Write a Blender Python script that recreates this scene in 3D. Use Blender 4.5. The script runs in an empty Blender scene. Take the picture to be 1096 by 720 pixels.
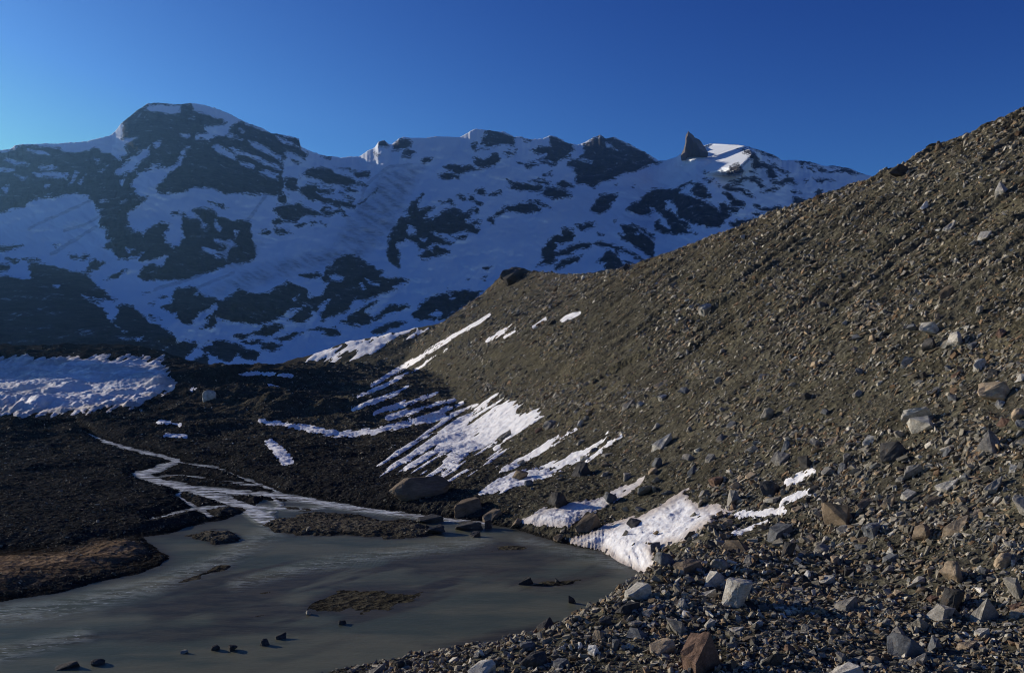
import bpy, bmesh, math, time
import numpy as np
from mathutils import Vector, Matrix, Euler
T0 = time.time()
rng = np.random.default_rng(7)
F = 949.0; U0 = 548.0; V0 = 400.0; HC = 12.0          # focal length (px), axis column, horizon row, camera height
scene = bpy.context.scene
COL = scene.collection

# ------------------------------------------------------------------ noise
_perm = np.random.default_rng(3).permutation(4096).astype(np.int64)
_gx = np.cos(np.linspace(0, 2*np.pi, 4096, endpoint=False)); _gy = np.sin(np.linspace(0, 2*np.pi, 4096, endpoint=False))
def pn(x, y, seed=0):
    xi = np.floor(x).astype(np.int64); yi = np.floor(y).astype(np.int64)
    fx = x-xi; fy = y-yi
    def g(ix, iy, dx, dy):
        h = _perm[(ix*131 + _perm[(iy*57+seed*977) & 4095]) & 4095]
        return _gx[h]*dx + _gy[h]*dy
    u = fx*fx*fx*(fx*(fx*6-15)+10); v = fy*fy*fy*(fy*(fy*6-15)+10)
    a = g(xi, yi, fx, fy); b = g(xi+1, yi, fx-1, fy); c = g(xi, yi+1, fx, fy-1); d = g(xi+1, yi+1, fx-1, fy-1)
    return (a+u*(b-a) + v*((c+u*(d-c))-(a+u*(b-a))))*1.5
def fbm(x, y, o=4, seed=0, gain=.5, ridged=False):
    s = 0; a = 1; t = 0
    for k in range(o):
        n = pn(x*2**k, y*2**k, seed+k)
        if ridged: n = 1-2*np.abs(n)
        s = s+a*n; t += a; a *= gain
    return s/t
def sst(a, b, x):
    t = np.clip((x-a)/(b-a), 0, 1); return t*t*(3-2*t)
def smin(a, b, k): 
    h = np.clip(.5+.5*(b-a)/k, 0, 1); return b+(a-b)*h-k*h*(1-h)
def softplus(x, k): return k*np.log1p(np.exp(np.clip(x/k, -40, 40)))*(x/k < 40) + x*(x/k >= 40)

def sdf(px, py, poly, margin=60.0, vs=1.0):
    """signed distance to a closed outline, positive inside; only worked out near the outline"""
    P = np.array(poly, float)[:, :2]; P = P*np.array([1.0, vs]); py = py*vs
    out = np.full(px.shape, -margin)
    m = (px > P[:, 0].min()-margin) & (px < P[:, 0].max()+margin) & (py > P[:, 1].min()-margin) & (py < P[:, 1].max()+margin)
    if not m.any(): return out
    x = px[m]; y = py[m]
    d = np.full(x.shape, 1e9); ins = np.zeros(x.shape, bool)
    for i in range(len(P)):
        a = P[i]; b = P[(i+1) % len(P)]; e = b-a; L = max(e@e, 1e-9)
        t = np.clip(((x-a[0])*e[0]+(y-a[1])*e[1])/L, 0, 1)
        d = np.minimum(d, (x-a[0]-t*e[0])**2+(y-a[1]-t*e[1])**2)
        c = (a[1] > y) != (b[1] > y)
        if abs(e[1]) > 1e-9: ins ^= c & (x < (y-a[1])/e[1]*e[0]+a[0])
    d = np.sqrt(d); out[m] = np.maximum(np.where(ins, d, -d), -margin)
    return out
def sdline(px, py, pts, margin=40.0, vs=1.0):
    """distance inside a polyline of varying half width (u, v, half width)"""
    out = np.full(px.shape, -margin); P = np.array(pts, float); P[:, 1] *= vs; py = py*vs
    m = (px > P[:, 0].min()-margin) & (px < P[:, 0].max()+margin) & (py > P[:, 1].min()-margin) & (py < P[:, 1].max()+margin)
    x = px[m]; y = py[m]; r = np.full(x.shape, -margin)
    for i in range(len(P)-1):
        a = P[i]; e = P[i+1]-a; L = max(e[0]**2+e[1]**2, 1e-9)
        t = np.clip(((x-a[0])*e[0]+(y-a[1])*e[1])/L, 0, 1)
        r = np.maximum(r, a[2]+t*e[2]-np.hypot(x-a[0]-t*e[0], y-a[1]-t*e[1]))
    out[m] = r
    return out

# ------------------------------------------------------------------ mesh + material helpers
def tag(o, label=None, cat=None, group=None, kind=None):
    for k, v in (('label', label), ('category', cat), ('group', group), ('kind', kind)):
        if v: o[k] = v
def mesh_np(name, V, Fq, mat, smooth=True, cols=None, attrs=None):
    me = bpy.data.meshes.new(name); n = Fq.shape[1]
    me.vertices.add(len(V)); me.vertices.foreach_set('co', np.ascontiguousarray(V, np.float32).ravel())
    me.loops.add(Fq.size); me.loops.foreach_set('vertex_index', np.ascontiguousarray(Fq, np.int32).ravel())
    me.polygons.add(len(Fq)); me.polygons.foreach_set('loop_start', np.arange(0, Fq.size, n, dtype=np.int32))
    me.polygons.foreach_set('use_smooth', np.full(len(Fq), smooth))
    me.update(calc_edges=True)
    if cols is not None:
        a = me.attributes.new('tint', 'FLOAT_COLOR', 'POINT')
        c = np.ones((len(V), 4), np.float32); c[:, :3] = cols; a.data.foreach_set('color', c.ravel())
    for k, v in (attrs or {}).items():
        a = me.attributes.new(k, 'FLOAT', 'POINT'); a.data.foreach_set('value', np.ascontiguousarray(v, np.float32).ravel())
    me.materials.append(mat)
    return me
def link(name, me):
    o = bpy.data.objects.new(name, me); COL.objects.link(o); return o
def sub(V, Q, keep, extra):
    """the faces KEEP of a grid, with the vertices they use"""
    q = Q[keep]; ids = np.unique(q); mp = np.zeros(len(V), np.int64); mp[ids] = np.arange(len(ids))
    return V[ids], mp[q], [e[ids] for e in extra]

class NT:
    def __init__(s, name):
        s.m = bpy.data.materials.new(name); s.m.use_nodes = True; s.t = s.m.node_tree
        s.b = s.t.nodes['Principled BSDF']; s.out = s.t.nodes['Material Output']; s.tc = None
    def n(s, t, **k):
        x = s.t.nodes.new(t)
        for a, b in k.items(): setattr(x, a, b)
        return x
    def l(s, a, b): s.t.links.new(a, b)
    def set(s, sock, v):
        if isinstance(v, bpy.types.NodeSocket): s.l(v, sock)
        else: sock.default_value = v
    def obj(s):
        if s.tc is None: s.tc = s.n('ShaderNodeTexCoord').outputs['Object']
        return s.tc
    def map(s, scale, rot=(0, 0, 0)):
        m = s.n('ShaderNodeMapping'); s.l(s.obj(), m.inputs[0]); m.inputs['Scale'].default_value = scale; m.inputs['Rotation'].default_value = rot
        return m.outputs[0]
    def noise(s, scale, detail=4, rough=.6, vec=None):
        x = s.n('ShaderNodeTexNoise'); s.l(vec or s.obj(), x.inputs['Vector'])
        x.inputs['Scale'].default_value = scale; x.inputs['Detail'].default_value = detail; x.inputs['Roughness'].default_value = rough
        return x.outputs['Fac']
    def vor(s, scale, vec=None, feature='F1'):
        x = s.n('ShaderNodeTexVoronoi', feature=feature); s.l(vec or s.obj(), x.inputs['Vector']); x.inputs['Scale'].default_value = scale
        return x.outputs
    def attr(s, name, out='Fac'):
        return s.n('ShaderNodeAttribute', attribute_name=name).outputs[out]
    def math(s, op, a, b=0.0, c=None):
        x = s.n('ShaderNodeMath', operation=op); s.set(x.inputs[0], a); s.set(x.inputs[1], b)
        if c is not None: s.set(x.inputs[2], c)
        return x.outputs[0]
    def ramp(s, f, lo, hi, a=0.0, b=1.0):
        x = s.n('ShaderNodeMapRange', interpolation_type='SMOOTHSTEP'); s.l(f, x.inputs['Value'])
        for k, v in (('From Min', lo), ('From Max', hi), ('To Min', a), ('To Max', b)): x.inputs[k].default_value = v
        return x.outputs[0]
    def mix(s, f, a, b, mode='MIX'):
        x = s.n('ShaderNodeMix', data_type='RGBA', blend_type=mode); s.set(x.inputs[0], f)
        for i, v in ((6, a), (7, b)): s.set(x.inputs[i], v if isinstance(v, bpy.types.NodeSocket) else (*v, 1))
        return x.outputs[2]
    def val(s, col, f):
        """colour times a factor"""
        x = s.n('ShaderNodeVectorMath', operation='SCALE'); s.l(col, x.inputs[0]); s.set(x.inputs['Scale'], f); return x.outputs[0]
    def bump(s, h, dist, strength=1.0, prev=None):
        x = s.n('ShaderNodeBump'); s.l(h, x.inputs['Height']); x.inputs['Distance'].default_value = dist; x.inputs['Strength'].default_value = strength
        if prev: s.l(prev, x.inputs['Normal'])
        return x.outputs[0]
    def done(s, col=None, rough=.9, normal=None, spec=.25):
        if col is not None: s.set(s.b.inputs['Base Color'], col)
        s.set(s.b.inputs['Roughness'], rough); s.b.inputs['Specular IOR Level'].default_value = spec
        if normal: s.l(normal, s.b.inputs['Normal'])
        return s.m

# gravelly earth: tint attribute x cell-by-cell stone tones
t = NT('gravel_earth')
v1 = t.vor(7.0); v2 = t.vor(2.2); v3 = t.vor(.8)
f = t.math('MULTIPLY_ADD', v1['Color'], .9, .5)
f2 = t.math('MULTIPLY_ADD', v2['Color'], .6, .7)
f3 = t.ramp(t.noise(.35, 5), .3, .7, .72, 1.25)
c = t.val(t.attr('tint', 'Color'), t.math('MULTIPLY', t.math('MULTIPLY', f, f2), f3))
nb = t.bump(t.math('ADD', v1['Distance'], t.noise(14, 3)), .05, .8)
nb = t.bump(v2['Distance'], .16, .9, nb)
nb = t.bump(v3['Distance'], .30, .5, nb)
M_EARTH = t.done(c, 1.0, nb, .0)

def rock_material(name, use_attr):
    t = NT(name)
    base = t.attr('tint', 'Color') if use_attr else t.n('ShaderNodeObjectInfo').outputs['Color']
    n1 = t.noise(2.3, 6, .65); n2 = t.noise(9, 5, .7, t.map((1, 1, 4.5), (.5, .3, .2))); 
    c = t.val(base, t.math('MULTIPLY', t.ramp(n1, .3, .7, .62, 1.3), t.ramp(n2, .3, .72, .7, 1.25)))
    st = t.ramp(t.noise(3.1, 5, .7, t.map((1, 1.3, .8))), .57, .72)
    c = t.mix(t.math('MULTIPLY', st, .45), c, (.16, .10, .055))
    nb = t.bump(n1, .10, .6); nb = t.bump(n2, .05, .7, nb)
    return t.done(c, .85, nb, .08)
M_ROCK = rock_material('boulder_stone', False)
M_SCREE = rock_material('scree_stone', True)

t = NT('old_snow')
d1 = t.noise(.9, 5, .6); d2 = t.noise(6, 4, .7)
c = t.mix(t.math('MULTIPLY', t.ramp(d1, .5, .72), .45), (.86, .85, .84), (.55, .49, .43))
c = t.mix(t.ramp(d2, .62, .72, 0, .5), c, (.36, .31, .26))
c = t.mix(t.math('MULTIPLY', t.attr('grime_shade'), 1.0), c, (.40, .32, .25))
nb = t.bump(d2, .06, .5); nb = t.bump(t.noise(1.6, 3), .25, .6, nb)
M_SNOW = t.done(c, .75, nb, .2)

t = NT('glacier_water')
dep = t.attr('depth'); flow = t.attr('flow')
stretch = t.map((.35, 1.0, 1), (0, 0, math.radians(-28)))
s1 = t.noise(.22, 4, .6, stretch); s2 = t.noise(1.1, 4, .65, stretch); s3 = t.noise(4.5, 3, .6, stretch)
silt = t.mix(t.ramp(s1, .42, .58), (.098, .125, .092), (.185, .190, .125))
op = t.math('SUBTRACT', 1.0, t.math('EXPONENT', t.math('MULTIPLY', dep, -3.6)))
c = t.mix(op, t.mix(t.ramp(s2, .4, .6), (.075, .066, .048), (.040, .038, .032)), silt)
fo = t.math('MULTIPLY', flow, t.ramp(t.math('ADD', t.math('MULTIPLY', s2, .6), t.math('MULTIPLY', s3, .4)), .43, .57))
c = t.mix(fo, c, t.mix(t.ramp(flow, .62, .95), (.36, .39, .34), (.80, .82, .80)))
bh = t.math('MULTIPLY', t.math('ADD', s2, t.math('MULTIPLY', s3, .45)), t.math('MULTIPLY_ADD', flow, .9, .12))
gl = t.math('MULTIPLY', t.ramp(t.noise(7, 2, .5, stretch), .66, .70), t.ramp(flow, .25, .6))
c = t.mix(t.math('MULTIPLY', gl, .8), c, (.85, .87, .86))  # white foam specks, painted in to stand for sun glints
nb = t.bump(bh, .22, .8); nb = t.bump(t.noise(9, 3, .6, stretch), .012, .5, nb)
t.b.inputs['IOR'].default_value = 1.2
M_WATER = t.done(c, t.math('MULTIPLY_ADD', flow, .15, .30), nb, .10)

t = NT('mountain_rock_and_snow')
rk = t.attr('rock'); di = t.attr('dirty')
band = t.map((1.0, 1.0, 3.2), (0, math.radians(16), 0))
n1 = t.noise(.011, 8, .68, band); n2 = t.noise(.045, 6, .68, band); n3 = t.noise(.004, 5, .6); n4 = t.noise(.16, 4, .7, band)
e = t.math('ADD', rk, t.math('MULTIPLY', t.math('SUBTRACT', n1, .5), 5.0))
e = t.math('ADD', e, t.math('MULTIPLY', t.math('SUBTRACT', n2, .5), 6.0))
e = t.math('ADD', e, t.math('MULTIPLY', t.math('SUBTRACT', n4, .5), 5.0))
e = t.ramp(e, -.4, .5)
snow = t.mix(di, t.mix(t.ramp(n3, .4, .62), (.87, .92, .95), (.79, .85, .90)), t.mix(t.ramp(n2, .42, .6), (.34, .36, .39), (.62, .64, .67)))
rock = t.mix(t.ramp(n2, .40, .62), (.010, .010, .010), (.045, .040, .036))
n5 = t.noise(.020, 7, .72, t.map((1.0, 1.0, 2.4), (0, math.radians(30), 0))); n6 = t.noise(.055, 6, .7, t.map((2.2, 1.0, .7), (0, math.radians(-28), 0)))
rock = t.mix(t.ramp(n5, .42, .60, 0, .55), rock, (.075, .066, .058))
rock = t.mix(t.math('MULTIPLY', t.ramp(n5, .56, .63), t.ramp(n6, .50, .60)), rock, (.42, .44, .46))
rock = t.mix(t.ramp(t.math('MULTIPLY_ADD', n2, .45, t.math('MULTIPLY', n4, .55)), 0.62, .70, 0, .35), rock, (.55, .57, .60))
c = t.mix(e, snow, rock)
nb = t.bump(n2, 9.0, .5)
nb2 = t.n('ShaderNodeMix', data_type='VECTOR'); t.l(e, nb2.inputs[0]); t.l(t.n('ShaderNodeNewGeometry').outputs['Normal'], nb2.inputs[4]); t.l(nb, nb2.inputs[5])
M_MOUNT = t.done(c, .9, nb2.outputs[1], .1)

# ------------------------------------------------------------------ terrain: valley floor and moraine (one height field)
nearc = np.arange(-20, 1160, 1.25)
UC = np.concatenate([np.linspace(-1300, -26, 150), nearc, np.linspace(1166, 2300, 130)])
YR = np.concatenate([np.geomspace(3.0, 24, 60, endpoint=False), np.geomspace(24, 560, 880, endpoint=False), np.linspace(560, 900, 60)])
NC = len(UC); NR = len(YR)
Y, UU = np.meshgrid(YR, UC, indexing='ij'); X = (UU-U0)/F*Y
def waterline(y):
    return .058*(softplus(y-135, 12)-softplus(y-365, 25))
WL = waterline(Y)
V00 = V0-F*(WL-HC)/Y                                     # image row of the bare floor plane
Tm = -.187*(X-19.3)+.982*Y; Dm = .982*(X-19.3)+.187*Y     # along / across the moraine

POND = [(-900, 690), (-300, 668), (0, 643), (60, 633), (100, 624), (140, 615), (172, 606), (181, 596), (164, 585), (150, 574), (185, 570), (200, 563), (235, 556), (262, 548),
        (280, 535), (330, 536), (375, 543), (413, 547), (452, 551), (500, 556), (545, 563), (600, 580), (645, 588), (665, 601), (690, 614), (676, 627), (655, 642), (640, 660), (602, 680), (560, 693), (520, 703),
        (440, 709), (390, 717), (300, 735), (150, 760), (-300, 830), (-900, 900)]
STREAMS = [[(46, 461, 2.6), (80, 457, 2.2), (105, 469, 3.4), (128, 477, 2.6), (150, 483, 3.2), (172, 488, 3.0), (190, 493, 4), (168, 502, 5), (146, 507, 4.5), (170, 515, 5.5), (205, 523, 6.5), (235, 532, 7), (262, 542, 8), (285, 556, 10)], [(190, 494, 1.5), (232, 500, 1.2), (262, 512, 1.6), (285, 521, 2)], [(200, 520, 2), (190, 530, 2.4), (205, 540, 2), (225, 552, 3)], [(290, 530, 3), (300, 540, 3), (285, 552, 4)], [(238, 533, 3), (275, 543, 3), (330, 545, 2), (352, 541, 2)],
           [(205, 521, 3), (245, 526, 4), (285, 529, 5), (330, 535, 4.6), (375, 543, 5), (440, 551, 4), (520, 560, 4)],
           [(160, 556, 2), (180, 551, 2), (205, 545, 2.4), (240, 541, 3)], [(172, 509, 1.5), (195, 508, 1.5), (240, 515, 1.2), (285, 520, 2), (300, 528, 2)]]
BARS = [([(276, 562), (293, 552), (337, 546), (388, 551), (444, 556), (478, 572), (440, 577), (413, 578), (349, 576), (293, 571)], .22),
        ([(322, 654), (337, 638), (362, 629), (403, 628), (452, 633), (440, 645), (413, 652), (362, 657)], .004),
        ([(180, 627), (205, 612), (235, 602), (252, 602), (245, 612), (215, 621)], .07),
        ([(228, 654), (255, 648), (300, 642), (300, 648), (262, 653), (235, 658)], .10), ([(250, 640), (275, 631), (310, 629), (282, 638)], .08), ([(236, 664), (262, 658), (300, 655), (270, 663)], .07),
        ([(192, 573), (217, 566), (243, 567), (268, 578), (230, 584)], .30), ([(232, 546), (252, 541), (270, 545), (250, 551)], .3), ([(300, 539), (322, 541), (330, 545), (305, 547)], .2),
        ([(505, 587), (540, 580), (575, 584), (560, 592), (525, 595)], .05), ([(552, 625), (580, 620), (650, 612), (640, 620), (600, 630), (575, 632)], .06), ([(120, 655), (200, 640), (330, 615), (210, 650)], -.07), ([(20, 690), (120, 672), (250, 668), (330, 672), (200, 684)], -.06), ([(420, 600), (520, 590), (600, 600), (560, 612), (450, 612)], -.08), ([(455, 690), (500, 682), (560, 672), (600, 668), (560, 684), (500, 692)], -.02)]
W = sdf(UU, V00, POND, 70, 1.6)
for s in STREAMS: W = np.maximum(W, sdline(UU, V00, s, 70, 1.6))
wob = fbm(X*.22, Y*.22, 3, 11)*5+fbm(X*.9, Y*.9, 2, 12)*2.2
E = W+wob*np.clip(V00-400, 0, 120)/120*.55
FL = np.zeros_like(X)
for s in STREAMS: FL = np.maximum(FL, sst(-5, 2.5, sdline(UU, V00, s, 40, 1.6)))
ribs = [[(-120, 668, 12), (60, 652, 11), (160, 628, 9), (240, 600, 8), (290, 570, 9)], [(255, 625, 4), (330, 606, 5), (420, 592, 5), (520, 580, 4)], [(560, 577, 2), (640, 597, 3), (668, 606, 3)], [(0, 700, 9), (90, 680, 6)]]
for s in ribs: FL = np.maximum(FL, .58*sst(-14, 8, sdline(UU, V00, s, 40, 1.6)))
far = sst(60, 260, Y)
fa, fb = X*.82-Y*.57, X*.57+Y*.82                        # along / across the current
depth = np.clip(.016*E, 0, .5)*np.clip(1+1.3*fbm(fb*.04, fa*.22, 4, 5), .15, 2)
bank = sdf(UU, V00, [(-200, 590), (0, 588), (78, 586), (100, 578), (140, 574), (156, 583), (172, 594), (160, 603), (130, 611), (95, 619), (60, 627), (0, 638), (-200, 655)], 40, 1.6)
rise = np.clip(-.05*E, 0, .55)*(1-.85*sst(-14, 4, bank))
BM = np.zeros_like(X)
shoal = sst(-12, 16, np.maximum(sdf(UU, V00, [(150, 648), (200, 612), (270, 596), (400, 588), (520, 590), (490, 640), (420, 668), (250, 676), (160, 668)], 40, 1.6), sdf(UU, V00, [(500, 600), (560, 584), (640, 600), (660, 620), (600, 640), (540, 634)], 40, 1.6)))
depth = depth*(1-.97*shoal*sst(-.08, .22, fbm(fb*.05, fa*.30, 5, 6, .6)))
for p, h in BARS:
    b = sdf(UU, V00, p, 40, 1.6)+wob*.8
    b = b+fbm(X*.35, Y*.5, 3, 14)*7; k = sst(-11, 8, b) if h > .1 else sst(-26, 9, b); depth = depth*(1-k)-h*k*sst(-2, 14, b)+.02*k*(b < 0); BM = np.maximum(BM, k)
land = sst(1.5, -1.5, E)
Z = WL-depth*(1-land)+rise*land
# rough gravel plain, hummocks of the dead-ice ground further up
hum = fbm(X*.11, Y*.11, 5, 21); big = fbm(X*.028, Y*.02, 4, 31, ridged=True)
Z += sst(250, 130, UU)*.095*(softplus(Y-350, 12)-softplus(Y-500, 12))
inner = sst(8, 26, -E)
Z += land*(hum*(.55+1.5*far)*sst(1, 14, -E) + inner*far*(big*2.2-.7)*sst(-4, -50, Dm))
for (u, y, h, rx, ry) in [(215, 262, 3.6, 14, 26), (300, 285, 2.6, 17, 30), (362, 345, 2.6, 20, 40), (335, 190, 3.2, 26, 16), (255, 225, 2.6, 13, 14), (70, 165, 1.6, 22, 12), (290, 370, 1.6, 36, 30)]:
    x0 = (u-U0)/F*y; Z += land*h*np.exp(-((X-x0)/rx)**2-((Y-y)/ry)**2)*(1+.45*hum)
bank = sdf(UU, V00, [(-200, 590), (0, 588), (78, 586), (100, 578), (140, 574), (156, 583), (172, 594), (160, 603), (130, 611), (95, 619), (60, 627), (0, 638), (-200, 655)], 40, 1.6)
bk = sst(-4, 30, bank); Z += bk*(.42+.2*fbm(X*.16, Y*.4, 4, 44)); Z += bk*.16*np.clip(np.sin(Y*1.7+fbm(X*.15, Y*.15, 2, 8)*5), 0, 1)*sst(4, 14, bank)
# beach rising from the pond towards the foot of the moraine
bz = np.clip(-E*.030, 0, 3.0)*sst(-26, -4, Dm)*sst(140, 70, Y)*land
Z += bz
# mound the photographer stands on
Z = np.maximum(Z, Z*0+10.3*np.exp(-((X+.0)**2+(Y+1.0)**2)/90.0)-.25)
# moraine wall
_t = np.array([-200, 40, 104, 160, 230, 292, 340, 387, 420, 455, 480, 700.]); _h = np.array([50, 48.5, 47.3, 44.6, 44.4, 45.6, 49.5, 56.0, 58.5, 60.5, 62, 62.])
tt = np.concatenate([[-200, 40], np.arange(95, 500, 15.), [700]]); hh = np.interp(tt, _t, _h)
crn = fbm(Tm*.035, Dm*.012, 4, 61)*.7+fbm(Tm*.22, Dm*.15, 3, 62)*.6
slope = .685
gul = fbm(Tm*.20+fbm(Tm*.03, Dm*.03, 2, 70)*1.2, Dm*.020, 4, 71, ridged=True)
gul2 = fbm(Tm*.62+fbm(Tm*.1, Dm*.06, 2, 75)*.7, Dm*.028, 3, 76)
up = (slope+.12*sst(330, 430, Tm)+.16*sst(420, 500, Tm))*softplus(Dm-1.5, 3.2)
gam = sst(4, 26, up)
up = up+gam*(gul*.85+gul2*.95+fbm(Tm*.035, Dm*.02, 3, 73)*1.8)+sst(.3, 4, up)*(fbm(X*.35, Y*.35, 4, 74)*.40)
up = WL*sst(0, 30, up)*np.clip(1-up/60, 0, 1)+up
endn = fbm(X*.05, Y*.05, 4, 81)*3
SKYL = np.array([(505, 316), (520, 303), (530, 292), (545, 290), (575, 290), (600, 293), (646, 292), (672, 286), (700, 278), (750, 260), (800, 240), (850, 222), (900, 205), (950, 187), (1000, 165), (1050, 135), (1096, 108)])
for it in range(4):
    HCR = np.interp(Tm, tt, hh)+crn
    mor = smin(up, HCR-.42*np.clip(Dm-68, -3, 400), 2.2)
    mor = smin(mor, 66-1.0*(Tm-530)+endn, 3.0)
    vm = V0-F*(mor-HC)/Y; vm[YR < 60] = 999
    got = []
    for u in np.arange(520, 1097, 12.):
        j = int(np.searchsorted(UC, u)); i = int(np.argmin(vm[:, j])); got.append((Tm[i, j], (vm[i, j]-np.interp(u, SKYL[:, 0], SKYL[:, 1]))*YR[i]/F))
    got = np.array(sorted(got)); hn = np.interp(tt, got[:, 0], got[:, 1]); hh = hh+hn*.8
Zm = np.maximum(mor, 0)*np.clip(-E/30, 0, 1)-.3*sst(0, -3, -E)
mm = sst(.4, 3.0, Zm-(Z-WL)*.5)
Zt = np.maximum(Z, 0*Z-5)+0
Zt = np.where(Dm > -12, np.maximum(Zt, Zm)+.2*np.exp(-np.abs(Zt-Zm))*land, Zt)
# low snowy shoulder trailing off behind the end of the moraine
sh_ = np.interp(X, [-260, -175, -146, -102, -58, -30, 60], [0, 12, 19.5, 33, 41, 50, 52])+fbm(X*.05, Y*.05, 4, 83)*3
sh_ = np.minimum(sh_-.34*np.clip(565-Y, 0, 400), sh_-.3*np.clip(Y-565, 0, 400)); shm = sst(-1, 2, sh_-Zt)*(Y > 380)
Zt = np.where(Y > 380, -smin(-Zt, -sh_, 4.0), Zt)
# the one deep rill cut into the face, from its upper to its lower end
_vp = V0-F*(Zt-HC)/Y; rp_ = []
for u, v in ((800, 306), (748, 340), (700, 375), (650, 402)):
    j = int(np.searchsorted(UC, u)); i = int(np.argmax((_vp[:, j] <= v) & (YR > 24))); rp_.append((Tm[i, j], Dm[i, j], 0.0))
rd = -sdline(Tm, Dm, rp_, 30); Zt -= 1.5*np.exp(-(rd/1.1)**2); Zt += .35*np.exp(-((rd-2.2)/1.0)**2)
# knoll on the crest
kx, ky = (552-U0)/F*445, 445.
Zt += 1.5*np.exp(-(((X-kx)/12)**2+((Y-ky)/9)**2))
MOR = sst(1.0, 5.0, Zt-np.minimum(Z, WL+1.2))*sst(-14, -4, Dm)
# fine stoniness everywhere out of the water
dry = sst(-.02, .12, Zt-WL)*(1-.75*bk)
Zt += dry*(fbm(X*1.1, Y*1.1, 3, 91)*.10+fbm(X*2.7, Y*2.7, 2, 92)*.05)*np.clip(Y/60, .5, 1.5)
VP = V0-F*(Zt-HC)/Y                                       # image row of every terrain vertex

# albedo of the ground: slate-dark gravel in the valley, brown earth on the moraine and the bank
def mixc(a, b, k): return a*(1-k[..., None])+np.array(b)*k[..., None]
tint = np.zeros(X.shape+(3,))+np.array((.026, .0255, .025))
tint = mixc(tint, (.038, .035, .031), sst(-.1, .5, fbm(X*.05, Y*.05, 3, 101))*.7)
tint = mixc(tint, (.052, .046, .037), sst(150, 230, UU)*sst(140, 190, Y)*.8)
tint = mixc(tint, (.20, .14, .088), bk)
tint = mixc(tint, (.115, .102, .078), BM*.85)
MT = np.maximum(np.maximum(MOR, sst(-16, 0, Dm)*sst(.0, .3, Zt-WL)*.75), sst(-28, -12, Dm)*sst(72, 52, Y)*.75)
MT = np.maximum(MT, sst(-60, 8, Dm+8*fbm(X*.06, Y*.06, 3, 104))*sst(120, 180, Y)*.8)
tint = mixc(tint, (.102, .094, .064), MT)
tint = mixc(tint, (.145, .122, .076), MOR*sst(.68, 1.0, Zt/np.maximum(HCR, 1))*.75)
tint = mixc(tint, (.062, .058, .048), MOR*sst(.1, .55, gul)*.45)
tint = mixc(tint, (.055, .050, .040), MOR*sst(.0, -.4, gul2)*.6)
tint = mixc(tint, (.122, .106, .066), MOR*sst(.05, .5, fbm(X*.06, Y*.06, 4, 103))*.6)
wet = sst(.30, .02, Zt-WL)*sst(400, 200, Y)*(1-MOR)
tint = tint*(1-.45*wet[..., None])
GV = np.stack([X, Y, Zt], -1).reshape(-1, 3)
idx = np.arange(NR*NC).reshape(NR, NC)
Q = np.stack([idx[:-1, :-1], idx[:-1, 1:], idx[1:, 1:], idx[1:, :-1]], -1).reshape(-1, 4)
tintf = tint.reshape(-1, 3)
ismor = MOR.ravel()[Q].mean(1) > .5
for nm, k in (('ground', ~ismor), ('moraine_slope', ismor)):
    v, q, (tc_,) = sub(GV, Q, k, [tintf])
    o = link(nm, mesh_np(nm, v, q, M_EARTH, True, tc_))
    tag(o, {'ground': 'dark gravel valley floor with braided bars and brown bank', 'moraine_slope': 'long steep grey brown moraine wall of loose scree'}[nm], {'ground': 'ground', 'moraine_slope': 'moraine'}[nm], None, 'structure')
# water
wk = ((WL-Zt).ravel()[Q].max(1) > -.06) & (W.ravel()[Q].max(1) > -34) & (Y.ravel()[Q].max(1) < 330)
wz = WL+fbm(X*.5, Y*.9, 3, 111)*.012*FL
v, q, (dd, ff) = sub(np.stack([X, Y, wz], -1).reshape(-1, 3), Q, wk, [np.clip(WL-Zt, 0, 3).ravel(), FL.ravel()])
o = link('water', mesh_np('water', v, q, M_WATER, True, None, {'depth': dd, 'flow': ff})); tag(o, 'silty grey green meltwater pond fed by braided streams', 'pond', None, 'structure')
print('terrain', round(time.time()-T0, 1))

# first visible terrain vertex for an image point
def hit(u, v):
    j = int(np.clip(np.searchsorted(UC, u), 0, NC-1))
    i = int(np.argmax((VP[:, j] <= v) & (YR > 24)))
    return i, j
def bil(fi, fj, A):
    i = np.clip(fi.astype(int), 0, NR-2); j = np.clip(fj.astype(int), 0, NC-2); a = fi-i; b = fj-j
    if A.ndim == 3: a = a[:, None]; b = b[:, None]
    return A[i, j]*(1-a)*(1-b)+A[i+1, j]*a*(1-b)+A[i, j+1]*(1-a)*b+A[i+1, j+1]*a*b
P3 = GV.reshape(NR, NC, 3)

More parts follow.
